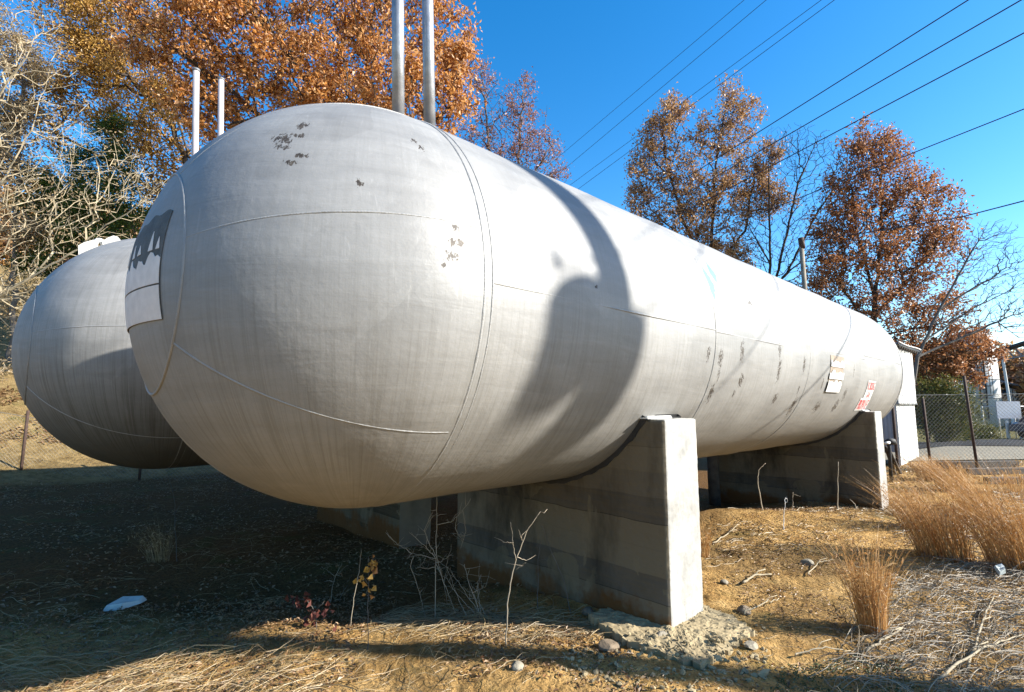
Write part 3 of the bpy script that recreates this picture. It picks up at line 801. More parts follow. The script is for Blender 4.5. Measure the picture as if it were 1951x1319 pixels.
def rubble():
    rg = np.random.default_rng(21); V = []; F = []; n = 0
    import bmesh
    bm = bmesh.new(); bmesh.ops.create_icosphere(bm, subdivisions=1, radius=1.0)
    bv = np.array([v.co[:] for v in bm.verts]); bf = np.array([[v.index for v in f.verts] for f in bm.faces]); bm.free()
    for k in range(520):
        a = rg.uniform(0, 1); px, py = [(1060, 1195), (1435, 1290)][0][0] + 400 * a, 1178 + 110 * rg.uniform(0, 1) ** 0.8 + 25 * a * (1 - a) * 4
        d = ray(px, py); g = CAM + d * ((0.03 - CAMZ) / d[2]); r = 0.006 + 0.016 * rg.uniform(0, 1) ** 3.5
        if k % 40 == 0: r *= 1.8
        M3 = rg.normal(0, 0.25, (3, 3)) + np.eye(3)
        v = (bv * rg.uniform(0.7, 1.2, (len(bv), 1))) @ M3 * r * np.array([1, 1, 0.7]) + np.array([g[0], g[1], gh(g[0], g[1]) + r * 0.3 + (0.05 if 1190 < px < 1420 and py < 1262 else 0)])
        V.append(v); F.append(bf + n); n += len(bv)
    o = np_mesh('rubble', np.concatenate(V), [np.concatenate(F)], M['footing'], None); tag(o, 'crumbled bits of concrete and clods around the near pier foot', 'rubble', None, 'stuff')
rubble()
def stone(px, py, r, mat, label, seed, flat=0.6):
    g = gpt(px, py); rg = np.random.default_rng(seed)
    import bmesh
    bm = bmesh.new(); bmesh.ops.create_icosphere(bm, subdivisions=3, radius=r)
    ax = rg.normal(0, 1, (7, 3)); ax /= np.linalg.norm(ax, axis=1)[:, None]; hh = rg.uniform(0.55, 0.9, 7) * r
    for v in bm.verts:
        p = np.array(v.co)
        for a, h_ in zip(ax, hh):
            dd = p @ a - h_
            if dd > 0: p = p - a * dd
        p[2] *= flat; v.co = p
    me = bpy.data.meshes.new('stone'); bm.to_mesh(me); bm.free(); me.materials.append(mat)
    o = bpy.data.objects.new('stone', me); o.location = (g[0], g[1], g[2] + r * 0.28); COL.objects.link(o)
    return tag(o, label, 'stone', 'loose stones')
for s in [(1160, 1240, 0.075, 'brownstone', 'brown angular stone in front of the broken footing'), (1262, 1222, 0.07, 'stone', 'pale stone lying against the foot of the near pier'),
          (1300, 1226, 0.055, 'stone', 'small pale stone at the corner of the near pier'), (1538, 1076, 0.065, 'stone', 'pale stone on the bare clay right of the near pier'),
          (1418, 1168, 0.06, 'brownstone', 'brown stone behind the footing at its right end'), (1432, 1236, 0.05, 'stone', 'grey pebble just right of the footing tip'),
          (985, 1276, 0.045, 'stone', 'tan stone at the bottom edge near the middle'), (1120, 1170, 0.06, 'brownstone', 'stone in the shade left of the near pier base'),
          (1380, 1112, 0.04, 'stone', 'little pale pebble right of the pier by a bleached stick')]:
    stone(s[0], s[1], s[2], M[s[3]], s[4], s[0])

# ------------------------------------------------------------------ tree machinery
def grow(roots, attract, step, jit, rg, bias=0.25, maxn=60000):
    """connect attractors to a skeleton; roots = list of polylines (first begins the trunk)"""
    P = np.zeros((maxn, 3)); par = np.full(maxn, -1); pl = np.zeros(maxn); n = 0
    for poly in roots:
        poly = np.array(poly, float)
        prev = -1
        if n > 0:
            d = np.linalg.norm(P[:n] - poly[0], axis=1); prev = int(np.argmin(d))
        else: P[0] = poly[0]; n = 1; prev = 0; 
        for q in poly:
            L = np.linalg.norm(q - P[prev]); k = max(1, int(L / (step * 1.2)))
            a = P[prev].copy()
            if L < 1e-6: continue
            for i in range(1, k + 1):
                P[n] = a + (q - a) * i / k + (rg.normal(0, jit * step, 3) if i < k else 0)
                par[n] = prev; pl[n] = pl[prev] + np.linalg.norm(P[n] - P[prev]); prev = n; n += 1
    o = np.argsort(np.linalg.norm(attract - P[0], axis=1))
    tips = []
    for idx in o:
        if n > maxn - 80: break
        a = attract[idx]
        d = np.linalg.norm(P[:n] - a, axis=1)
        i = int(np.argmin(d + bias * pl[:n]))
        L = d[i]; k = max(1, int(L / step)); s = P[i].copy(); prev = i
        # leave the parent in its own direction, then bend to the attractor
        pd = s - P[par[i]] if par[i] >= 0 else np.array([0, 0, 1.0]); pd = pd / (np.linalg.norm(pd) + 1e-9)
        c1 = s + pd * L * 0.35 + np.array([0, 0, 0.06 * L])
        for j in range(1, k + 1):
            t = j / k
            q = (1 - t) ** 2 * s + 2 * t * (1 - t) * c1 + t * t * a
            if j < k: q = q + rg.normal(0, jit * step, 3)
            P[n] = q; par[n] = prev; pl[n] = pl[prev] + np.linalg.norm(q - P[prev]); prev = n; n += 1
        tips.append(prev)
    return P[:n], par[:n], np.array(tips)
def tubes(P, par, rad, mask=None):
    n = len(P); e = np.arange(1, n); e = e[par[e] >= 0]
    if mask is not None: e = e[mask[e]]
    a = P[par[e]]; b = P[e]; ra = rad[par[e]]; rb = rad[e]
    ra = np.minimum(ra, rb * 1.6)
    V = []; F = []
    base = 0
    for lo, hi, k in ((0.03, 9, 8), (0.0, 0.03, 3)):
        s = (rb >= lo) & (rb < hi)
        if not s.any(): continue
        A_, B_, r0, r1 = a[s], b[s], ra[s], rb[s]
        T = B_ - A_; T /= np.linalg.norm(T, axis=1)[:, None] + 1e-9
        up = np.where(np.abs(T[:, 2:3]) < 0.9, np.array([[0, 0, 1.0]]), np.array([[1.0, 0, 0]]))
        X = np.cross(up, T); X /= np.linalg.norm(X, axis=1)[:, None] + 1e-9; Y = np.cross(T, X)
        an = 2 * pi * np.arange(k) / k
        c = np.cos(an)[None, :, None]; s_ = np.sin(an)[None, :, None]
        R0 = A_[:, None] - T[:, None] * (r0[:, None, None] * 0.3) + r0[:, None, None] * (c * X[:, None] + s_ * Y[:, None])
        R1 = B_[:, None] + T[:, None] * (r1[:, None, None] * 0.3) + r1[:, None, None] * (c * X[:, None] + s_ * Y[:, None])
        m = len(A_)
        V.append(np.concatenate([R0, R1], 1).reshape(-1, 3))
        i = (np.arange(m) * 2 * k)[:, None] + base; j = np.arange(k)[None]; j2 = (j + 1) % k
        F.append(np.stack([i + j, i + j2, i + k + j2, i + k + j], -1).reshape(-1, 4))
        base += m * 2 * k
    return np.concatenate(V), np.concatenate(F)
def leaves(C, size, rg, aspect=0.45, droop=0.3):
    m = len(C)
    d = rg.normal(0, 1, (m, 3)); d[:, 2] -= droop; d /= np.linalg.norm(d, axis=1)[:, None]
    s = rg.normal(0, 1, (m, 3)); s -= (s * d).sum(1)[:, None] * d; s /= np.linalg.norm(s, axis=1)[:, None]
    nn = np.cross(d, s)
    L = (size * rg.uniform(0.6, 1.35, m))[:, None]
    w = L * aspect * rg.uniform(0.7, 1.3, (m, 1)); cup = nn * w * 0.45
    V = np.stack([C, C + d * L * 0.55 + s * w * 0.5 + cup, C + d * L, C + d * L * 0.55 - s * w * 0.5 + cup], 1).reshape(-1, 3)
    i = np.arange(m)[:, None] * 4
    F = np.concatenate([i + np.array([[0, 1, 2]]), i + np.array([[0, 2, 3]])])
    return V, F
def blob_pts(blobs, n, rg, depth, dr=None):
    w_ = np.array([b[2] ** 1.6 for b in blobs], float); w_ /= w_.sum()
    ch = rg.choice(len(blobs), n, p=w_)
    out = np.zeros((n, 3))
    v = rg.normal(0, 1, (n, 3)); v /= np.linalg.norm(v, axis=1)[:, None]
    rr = rg.uniform(0, 1, n) ** 0.42
    v *= rr[:, None]
    for i in range(n):
        b = blobs[ch[i]]; bd = depth + (b[3] if len(b) > 3 else 0)
        c = at(b[0], b[1], bd); r = b[2] / F_PX * bd
        out[i] = c + v[i] * r * np.array([1, dr or 1.0, 1])
    return out
def tree(name, label, cat, depth, roots, blobs, natt, leafn, leafsize, bark, leafmat, seed, group=None, rtip=0.006, rmax=0.3, step=0.35, jit=0.12, sig=0.16, bias=0.25, expo=0.42, dd=1.0, trim=None):
    rg = np.random.default_rng(seed)
    rts = []
    for k, poly in enumerate(roots):
        pts = []
        for q in poly: pts.append(at(q[0], q[1], depth + (q[2] if len(q) > 2 else 0)))
        if k == 0:
            g = pts[0].copy(); g[2] = gh(g[0], g[1]) - 0.2; pts = [g] + pts
        rts.append(pts)
    att = blob_pts(blobs, natt, rg, depth, dd)
    P, par, tips = grow(rts, att, step, jit, rg, bias)
    cnt = np.zeros(len(P))
    cnt[tips] += 1
    for i in range(len(P) - 1, 0, -1): cnt[par[i]] += max(cnt[i], 0)
    cnt = np.maximum(cnt, 0.6)
    rad = np.minimum(rtip * cnt ** expo, rmax)
    base = rts[0][0]
    root = empty(name, (base[0], base[1], gh(base[0], base[1])))
    tag(root, label, cat, group)
    big = np.zeros(len(P), bool)
    V, F = tubes(P, par, rad)
    np_mesh('trunk' if leafn else 'branches', V, [F], bark, root, False)
    if leafn:
        t = P[tips]; m = len(t) * leafn
        # leaves sit in tufts of uneven size along the outer twigs
        wts = rg.gamma(0.6, 1.0, len(t)); wts /= wts.sum()
        ch = rg.choice(len(t), m, p=wts)
        back = par[tips[ch]]; f = rg.uniform(0, 1, (m, 1))
        Cc = t[ch] * (1 - f) + P[back] * f + rg.normal(0, sig, (m, 3))
        V, F = leaves(Cc, leafsize, rg)
        np_mesh('crown', V, [F], leafmat, root, False)
    return root

# ------------------------------------------------------------------ trees
tree('oak_tree', 'large oak with orange autumn leaves rising behind the big near tank', 'tree', 15.5,
     [[(690, 700), (690, 330), (700, 120), (720, -60)], [(690, 330), (560, 120), (450, -40)], [(692, 380), (470, 200), (300, 60)], [(695, 300), (800, 120), (860, 40)], [(692, 420), (800, 260), (870, 190)]],
     [(320, 70, 120), (440, 130, 110), (440, 20, 110), (560, 50, 140), (690, 90, 130), (690, -40, 120), (800, 160, 105), (820, 60, 100, 1), (862, 110, 55), (870, 190, 50), (650, 190, 110), (560, 180, 100), (790, 260, 80), (820, -40, 70), (330, -60, 110), (500, -80, 110), (420, 230, 70), (350, 190, 70), (720, 250, 90)],
     1900, 27, 0.15, M['bark'], M['orange_leaf'], 11, 'autumn trees behind the tanks', 0.0065, 0.24, 0.35, 0.08, 0.15, dd=1.6)
tree('oak_tree', 'thinner oak with golden leaves at the upper left with sky showing through', 'tree', 19,
     [[(430, 640), (400, 420), (330, 240), (200, 90), (150, 20)], [(360, 300), (300, 120), (260, 20)], [(400, 420), (240, 330), (120, 260)]],
     [(190, 90, 80), (250, 30, 80), (120, 190, 60), (270, 170, 75), (320, 280, 80), (230, 250, 60), (60, 340, 60), (330, 370, 60), (130, 20, 70), (60, 240, 50), (160, 400, 70), (180, 130, 60)],
     1100, 26, 0.14, M['bark'], M['gold_leaf'], 12, 'autumn trees behind the tanks', 0.007, 0.2, 0.45, 0.12, 0.2, dd=1.3)
tree('oak_tree', 'low tan-leaved tree at the left edge of the photo', 'tree', 17,
     [[(20, 700), (30, 400), (45, 150)]],
     [(45, 115, 50), (20, 90, 50), (80, 100, 35), (-30, 150, 90), (30, 200, 50), (10, 300, 60), (-40, 30, 60), (90, 150, 30), (60, 420, 60), (-60, 260, 90)],
     420, 60, 0.09, M['bark_grey'], M['tan_leaf'], 13, 'autumn trees behind the tanks', 0.006, 0.12, 0.4, 0.12, 0.16)
tree('evergreen_tree', 'dark green evergreen standing behind the left tank', 'tree', 17.5,
     [[(215, 700), (212, 420), (210, 225)]],
     [(212, 235, 26), (205, 270, 36), (230, 310, 45), (165, 320, 45), (200, 370, 70), (250, 390, 55), (130, 370, 50), (90, 350, 35), (160, 430, 70), (80, 410, 50), (240, 450, 60), (120, 480, 60), (60, 490, 50)],
     620, 85, 0.075, M['bark'], M['green_leaf'], 14, None, 0.006, 0.16, 0.4, 0.1, 0.15)
tree('bare_tree', 'pale bare tree with sunlit cream branches reaching in from the left', 'tree', 11.5,
     [[(-210, 700), (-150, 640), (-60, 600), (40, 540), (130, 486), (200, 430), (262, 392), (310, 350)], [(-150, 640), (-120, 420), (-60, 300), (0, 180), (50, 110), (106, 8)], [(-120, 420), (0, 352), (80, 325), (182, 265)],
      [(-60, 500), (0, 440), (120, 425), (190, 400)], [(0, 352), (60, 250), (95, 130)], [(0, 180), (90, 155), (150, 125)], [(-60, 600), (0, 570), (110, 560)], [(-60, 300), (20, 250), (140, 245)]],
     [(40, 80, 70), (90, 200, 80), (60, 300, 90), (160, 300, 80), (230, 370, 60), (60, 400, 90), (150, 430, 70), (240, 300, 50), (20, 540, 60), (60, 620, 40), (-80, 300, 120), (20, 20, 70), (-60, 100, 90), (0, 500, 90), (280, 350, 40)],
     1700, 2, 0.07, M['bark_pale'], M['tan_leaf'], 15, None, 0.003, 0.085, 0.2, 0.08, bias=0.3, dd=1.8, expo=0.40)
tree('sparse_tree', 'slight tree with thin faded red leaves right of the big orange oak', 'tree', 23,
     [[(990, 700), (985, 420), (990, 250), (1000, 170)], [(985, 420), (930, 280), (925, 190)], [(988, 380), (1050, 280)]],
     [(925, 150, 40), (955, 210, 50), (1000, 225, 50), (990, 290, 60), (1040, 280, 42), (1055, 330, 32), (920, 260, 50), (1000, 165, 25), (960, 330, 60)],
     800, 8, 0.12, M['bark_grey'], M['pink_leaf'], 16, None, 0.0065, 0.15, 0.35, 0.12, 0.13)
tree('oak_tree', 'tall brown oak with open crown, left of the bare tree above the near tank', 'tree', 27,
     [[(1356, 700), (1354, 480), (1366, 300), (1385, 190)], [(1356, 540), (1300, 420), (1265, 290), (1262, 220)], [(1354, 500), (1240, 400), (1215, 330)], [(1356, 520), (1420, 440), (1440, 320)], [(1355, 560), (1270, 500), (1225, 430)]],
     [(1390, 175, 34), (1415, 215, 42), (1370, 250, 55), (1415, 290, 50), (1290, 210, 38), (1265, 245, 48), (1235, 275, 42), (1218, 310, 30), (1320, 310, 55), (1240, 340, 52), (1215, 375, 34), (1310, 380, 65), (1380, 350, 60), (1435, 370, 50), (1290, 430, 60), (1380, 430, 60), (1345, 480, 55), (1475, 290, 34), (1230, 410, 44), (1455, 330, 36), (1400, 490, 50), (1480, 380, 40)],
     1700, 17, 0.16, M['bark'], M['brown_leaf'], 17, 'trees beyond the far end of the tank', 0.007, 0.18, 0.4, 0.07, 0.17, expo=0.40)
tree('bare_tree', 'bare dark-twigged tree between the two brown-leaved oaks', 'tree', 26,
     [[(1466, 720), (1467, 480), (1465, 330), (1470, 240)], [(1467, 580), (1495, 460), (1520, 350), (1560, 260)], [(1467, 560), (1500, 520), (1560, 400), (1610, 330)], [(1466, 500), (1420, 420), (1400, 350)]],
     [(1480, 290, 50), (1520, 280, 50), (1560, 300, 55), (1590, 360, 50), (1500, 380, 70), (1440, 400, 50), (1560, 430, 70), (1460, 470, 60), (1530, 500, 60), (1610, 300, 30), (1420, 460, 40)],
     2600, 0, 0.1, M['bark'], None, 18, None, 0.0055, 0.13, 0.3, 0.05, bias=0.35, expo=0.38)
tree('oak_tree', 'dense russet oak above the rear end of the near tank', 'tree', 24,
     [[(1660, 760), (1665, 600), (1680, 450), (1680, 280)], [(1665, 640), (1600, 540), (1575, 480)], [(1668, 600), (1760, 500), (1800, 440)], [(1665, 640), (1780, 620), (1880, 640)], [(1665, 560), (1630, 430), (1620, 350)]],
     [(1665, 255, 36), (1640, 290, 50), (1700, 290, 42), (1680, 330, 62), (1620, 350, 55), (1590, 410, 50), (1700, 390, 65), (1745, 350, 40), (1785, 385, 46), (1750, 430, 58), (1812, 430, 40), (1650, 450, 75), (1720, 480, 70), (1790, 480, 54), (1580, 500, 55), (1560, 560, 50), (1650, 540, 80), (1750, 550, 70), (1690, 610, 70), (1790, 590, 58), (1815, 640, 50), (1860, 660, 44), (1895, 655, 30), (1740, 660, 54), (1590, 450, 46), (1780, 700, 50), (1850, 700, 36)],
     2300, 15, 0.16, M['bark'], M['red_leaf'], 19, 'trees beyond the far end of the tank', 0.007, 0.2, 0.38, 0.07, 0.17, expo=0.40)
tree('bare_tree', 'leaning bare tree with long arching twigs at the right edge', 'tree', 21,
     [[(1722, 860), (1748, 680), (1790, 590), (1840, 500), (1880, 430)], [(1760, 650), (1850, 590), (1950, 540)], [(1790, 590), (1870, 540), (1950, 510)], [(1748, 680), (1840, 640), (1930, 600)]],
     [(1890, 450, 40), (1920, 490, 45), (1860, 520, 45), (1920, 550, 45), (1880, 590, 45), (1950, 600, 50), (1840, 470, 30), (1820, 600, 40)],
     1500, 0, 0.1, M['bark_grey'], None, 20, None, 0.005, 0.10, 0.28, 0.05, bias=0.35, expo=0.36)
for (bl, nt_, lab, sd, dp, mt) in (([(1785, 745, 34), (1812, 760, 34), (1775, 790, 34), (1825, 800, 32), (1800, 820, 30)], 200, 'big olive green shrub behind the wire fence, beside the white shed', 31, 22.5, 'shrub_leaf'),
                                   ([(1868, 822, 18), (1850, 832, 16), (1885, 828, 12)], 60, 'low yellowish bush behind the fence, left of the grey board', 32, 27.5, 'shrub_leaf'),
                                   ([(1770, 680, 40), (1820, 690, 35), (1760, 740, 30)], 180, 'brown leafy brush above the olive shrub', 33, 24.5, 'brown_leaf')):
    tree('shrub', lab, 'shrub', dp, [[(bl[0][0], 850), (bl[0][0], bl[0][1])]], bl, nt_, 75, 0.10, M['bark_grey'], M[mt], sd, 'shrubs by the fence', 0.006, 0.05, 0.3, 0.12, 0.22)
for (x_, y_, r_, lab, sd, dp, lf) in ((100, 690, 60, 'brown brush on the hillside just left of the rear tank', 44, 19.5, 14), (-10, 830, 45, 'low brown brush behind the fence at the left edge', 45, 17, 14), (120, 800, 45, 'low brush with dead leaves behind the fence, under the rear tank end', 46, 18, 12), (20, 640, 55, 'brown brush high on the hillside at the left edge', 47, 21, 16), (60, 560, 55, 'tangled brush with tan leaves on the hillside, left of the rear tank', 41, 18, 12), (-30, 700, 70, 'bright tangled brush at the left edge, beside the rear tank', 42, 16, 5),
                                  (60, 800, 40, 'thin leafless brush in front of the hillside at the lower left', 43, 15, 2)):
    tree('brush', lab, 'brush', dp, [[(x_, y_ + 90), (x_, y_)]], [(x_, y_, r_), (x_ + 50, y_ + 20, r_ * .7), (x_ - 50, y_ + 10, r_ * .8)], 260, lf, 0.08, M['twig'], M['brown_leaf' if sd > 43 else 'tan_leaf'], sd, 'brush on the hillside', 0.005, 0.03, 0.22, 0.2, 0.12, bias=0.1)

# far-off wood closing the horizon
def far_wood():
    rg = np.random.default_rng(50); V = []; F = []; n = 0
    C = []
    for a in np.linspace(-1.05, 1.05, 240):
        d = rg.uniform(62, 85); h = rg.uniform(3.5, 5.2) + (7 if a < -0.35 else 0) + (3.2 if a > 0.62 else 0)
        x, y = sin(a) * d, cos(a) * d; g = gh(x, y)
        m = 520 if a > 0.5 or a < -0.2 else 200
        p = rg.normal(0, 1, (m, 3)); p /= np.linalg.norm(p, axis=1)[:, None]; p *= rg.uniform(0.2, 1, (m, 1)) ** 0.4
        C.append(np.array([x, y, g + h * 0.5]) + p * np.array([1.6, 1.6, h * 0.55]))
    C = np.concatenate(C)
    V, F = leaves(C, 0.6, rg, 0.7, 0.0)
    o = np_mesh('far_wood', V, [F], M['brown_leaf'], None); tag(o, 'brown wood far off along the horizon', 'far wood', None, 'stuff')
far_wood()

# ------------------------------------------------------------------ utility pole (out of frame, it throws the shadow on the tank) and its wires
PX, PY = 10.498, 1.601
hv = np.array([cos(SUN_AZ), -sin(SUN_AZ), 0]); Dv = np.array([sin(SUN_AZ), cos(SUN_AZ), 0])
pg = gh(PX, PY)
up = empty('utility_pole', (PX, PY, pg))
tag(up, 'tall wooden utility pole with two grey transformer cans, right of the tanks', 'utility pole')
mb = MB(); mb.tube([(PX, PY, pg - 0.3), (PX, PY, 6), (PX, PY, 10.15)], [0.19, 0.165, 0.155], 20); mb.build('pole_shaft', M['wood'], up, True)
def can(h, dd, z0, z1, r, bush):
    c = np.array([PX, PY, 0]) + hv * h + Dv * dd
    mb = MB(); zz = np.array([z0, z0 + 0.03, z1 - 0.05, z1]); 
    mb.tube([c + np.array([0, 0, z]) for z in (z0, z0 + 0.04, z1 - 0.06, z1)], [r * 0.9, r, r, r * 0.8], 24)
    o = mb.build('transformer', M['greymetal'], up, True)
    for q in ((-1, 1) if bush else ()):
        mb = MB(); b = c + Dv * 0.13 * q - hv * 0.12
        mb.tube([b + np.array([0, 0, z1 + k * 0.018]) for k in range(6)], [0.03, 0.04, 0.03, 0.04, 0.03, 0.02], 10); mb.build('bushing', M['brownstone'], o, True)
    mb = MB(); mb.box((c[0] * .5 + PX * .5, c[1] * .5 + PY * .5, (z0 + z1) / 2), (0.25, 0.25, 0.1), atan2(hv[1], hv[0])); mb.build('bracket', M['rust'], o)
can(0.340, 0.0, 7.47, 8.06, 0.235, False)
can(-0.085, 0.33, 7.27, 7.90, 0.22, False)
mb = MB(); mb.tube([(PX + hv[0] * h, PY + hv[1] * h, 8.24) for h in (0.0, 0.48)], 0.018, 8); mb.tube([(PX + hv[0] * .48, PY + hv[1] * .48, z) for z in (8.2, 8.36)], 0.03, 8); mb.build('fuse_arm', M['greymetal'], up, True)
def wire_z(p1, p2):
    m = np.cross(ray(*p1), ray(*p2)); return -(m[0] * PX + m[1] * PY) / m[2] + CAMZ
for zc in (wire_z((1565, 0), (1090, 350)) - 0.2,):
    mb = MB(); c = np.array([PX, PY, zc]); 
    e = np.array([0.51, 0.86, 0]); p = np.array([0.86, 0.51, 0])
    mb.box(c - e * 0.22, (2.3, 0.1, 0.12), atan2(p[1], p[0])); o = mb.build('crossarm', M['wood'], up, bevel=0.008)
    for k in (-1.05, 0.6, 1.05):
        mb = MB(); q = c - e * 0.22 + p * k; mb.tube([q + np.array([0, 0, 0.06 + j * 0.03]) for j in range(5)], [0.02, 0.05, 0.03, 0.045, 0.02], 10); mb.build('insulator', M['brownstone'], o, True)
dh = np.array([-0.51, 0.86]); dh /= np.linalg.norm(dh)
WIRES = [((1418, 0), (1075, 290), 0.0055, 'thin upper wire, leftmost of the overhead wires'),
         ((1460, 0), (1090, 310), 0.006, 'thin wire second from the left overhead'),
         ((1565, 0), (1090, 350), 0.0055, 'thin wire third from the left overhead'),
         ((1590, 0), (1105, 358), 0.006, 'thin wire fourth from the left, just right of its close neighbour'),
         ((1845, 0), (1485, 227), 0.0095, 'thicker dark wire crossing the top edge at far right'),
         ((1946, 0), (1507, 254), 0.0095, 'thicker dark wire ending at the top right corner of the photo'),
         ((1951, 63), (1581, 258), 0.0095, 'thicker dark wire just below the top right corner'),
         ((1951, 208), (1716, 301), 0.008, 'lone dark wire above the top of the russet oak')]
for (p1, p2, r, lab) in WIRES:
    r1, r2 = ray(*p1), ray(*p2); m = np.cross(r1, r2)
    z0 = -(m[0] * PX + m[1] * PY) / m[2] + CAMZ
    k = r2[0] / r2[1]
    t = (PX - k * PY) / (k * dh[1] - dh[0])
    B = np.array([PX + dh[0] * t, PY + dh[1] * t, 0]); B[2] = CAMZ + r2[2] / r2[1] * B[1]
    S = np.array([PX, PY, z0]); d = B - S
    pts = [S + d * q for q in np.linspace(-0.9 if z0 > 10.3 else 0, 1.5, 16)]
    e = pts[-1]
    for q in np.linspace(0.1, 1, 8): pts.append(e + np.array([d[0], d[1], d[2] * 0.6 * (1 - q * 0.8)]) * q * 1.8)
    root = empty('power_line', S); 
    tag(root, lab, 'wire', 'overhead wires')
    mb = MB(); mb.tube(pts, r, 6, False); mb.build('cable', M['wire'], root, True)

# slim service pole behind the tank, with the low wire it carries
b = gpt(1543, 905); t0 = at(1526, 457, 16.0)
b = np.array([t0[0] + 0.35, 16.0, gh(t0[0], 16.0)])
b = at(1541, 650, 16.0); b[2] = b[2]; d = (b - t0); 
bot = t0 + d * ((t0[2] - gh(t0[0], 16) + 0.1) / -d[2])
sp = empty('service_pole', (bot[0], bot[1], gh(bot[0], bot[1])))
tag(sp, 'slim weathered wooden pole with a dark cap rising behind the near tank', 'pole')
mb = MB(); M['old_wood'] = simple('old_grey_wood', (0.19, 0.165, 0.125), 0.8, 0, 0.3, 6, 0.4); mb.tube([bot, t0], 0.07, 16); mb.build('pole_shaft', M['old_wood'], sp, True)
mb = MB(); mb.tube([t0 + np.array([0.03, 0, -0.3]), t0 + np.array([0, 0, 0.06])], 0.09, 16); mb.build('cap', M['rust'], sp, True)
q1 = at(1951, 383, 9.0); e0 = t0 + np.array([0, 0, -0.02]); q2 = at(1601, 451, 14.6); qm = at(1831, 414, 10.6)
ext = q1 + (q1 - qm) * 3
mb = MB(); mb.tube([e0, q2, qm, q1, ext], 0.012, 6, False)
root = empty('power_line', e0); tag(root, 'low dark wire crossing in front of the russet oak to the slim pole', 'wire', 'overhead wires'); mb.build('cable', M['wire'], root, True)

# ------------------------------------------------------------------ white shed at the far end
P0 = at(1713, 885, 14.0); gz = gh(P0[0], P0[1])
sh = empty('metal_shed', (P0[0], P0[1], gz), ROTZ)
tag(sh, 'white metal shed with ribbed upper wall behind the far end of the near tank', 'shed')
# local: x along A, y = -N (left)
Ls, Ws = 2.45, 3.2
zt, zm = 3.32 - gz, 1.72 - gz
def lbox(name, x0, x1, y0, y1, z0, z1, mat, parent=sh, bevel=0):
    mb = MB(); mb.bbox(x0, x1, y0, y1, z0, z1); return mb.build(name, mat, parent, False, False, bevel)
M['blueshade'] = simple('shade_blue_metal', (0.33, 0.36, 0.42), 0.5, 0.1, 0.1, 3)  # pale metal, its blue painting in the shade on the shed's front wall
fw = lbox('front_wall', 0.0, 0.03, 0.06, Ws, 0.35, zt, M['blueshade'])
mb = MB()
for k in range(34): mb.bbox(-0.022, 0.0, 0.12 + k * 0.09, 0.155 + k * 0.09, 0.36, zt - 0.05)
mb.build('wall_rib', M['blueshade'], fw, False, False)
lbox('corner_post', -0.03, 0.09, 0.0, 0.06, 0.05, zm, M['rust'])
lbox('lower_side_panel', 0.0, Ls, -0.05, 0.0, 0.0, zm - 0.01, M['white'])
mb = MB()
for z in (0.02,): pass
for k in range(4): mb.bbox(0.3 + k * 0.62, 0.312 + k * 0.62, -0.056, -0.05, 0.02, zm - 0.03)
mb.build('panel_joint', M['greymetal'], sh.children[-1], False, False)
# ribbed upper wall
V = []; F = []; n = 90
for i in range(n + 1):
    x = Ls * i / n; y = -0.09 - 0.035 * (0.5 + 0.5 * math.tanh(4 * sin(2 * pi * i / 10)))
    V += [(x, y, zm - 0.02), (x, y, zt), (x, y + 0.02, zm - 0.02), (x, y + 0.02, zt)]
for i in range(n):
    a = i * 4; F += [(a, a + 4, a + 5, a + 1), (a + 2, a + 3, a + 7, a + 6), (a, a + 2, a + 6, a + 4), (a + 1, a + 5, a + 7, a + 3)]
mb = MB(); mb.add(V, F); mb.build('ribbed_wall', M['white'], sh, False, False)
lbox('drip_strip', -0.02, Ls, -0.13, 0.0, zm - 0.05, zm - 0.025, M['greymetal'])
lbox('rear_wall', Ls - 0.03, Ls, 0.0, Ws, 0.3, zt, M['white'])
# corrugated roof rising to the left, with its ribbed eave
V = []; F = []; n = 110
for i in range(n + 1):
    x = -0.25 + (Ls + 0.5) * i / n; dz = 0.03 * sin(2 * pi * i / 6)
    for (y, z) in ((-0.26, zt - 0.02), (Ws / 2, zt + 0.30)):
        V += [(x, y, z + dz), (x, y, z + dz + 0.012)]
for i in range(n):
    a = i * 4; F += [(a, a + 2, a + 6, a + 4), (a + 1, a + 5, a + 7, a + 3), (a, a + 4, a + 5, a + 1), (a + 2, a + 3, a + 7, a + 6)]
mb = MB(); mb.add(V, F); rf = mb.build('roof', M['greymetal'], sh, False, False)
for k in range(9):
    mb = MB(); mb.bbox(0.0 + k * 0.3, 0.05 + k * 0.3, -0.24, -0.13, zt - 0.10, zt - 0.05); mb.build('rafter_end', M['timber'], rf, False, False)
mb = MB(); mb.tube([(x, -0.27, zt + 0.03 - 0.015 * sin(x * 2)) for x in np.linspace(-0.3, Ls + 0.35, 12)], 0.018, 8); mb.build('eave_pipe', M['white'], rf, True, False)
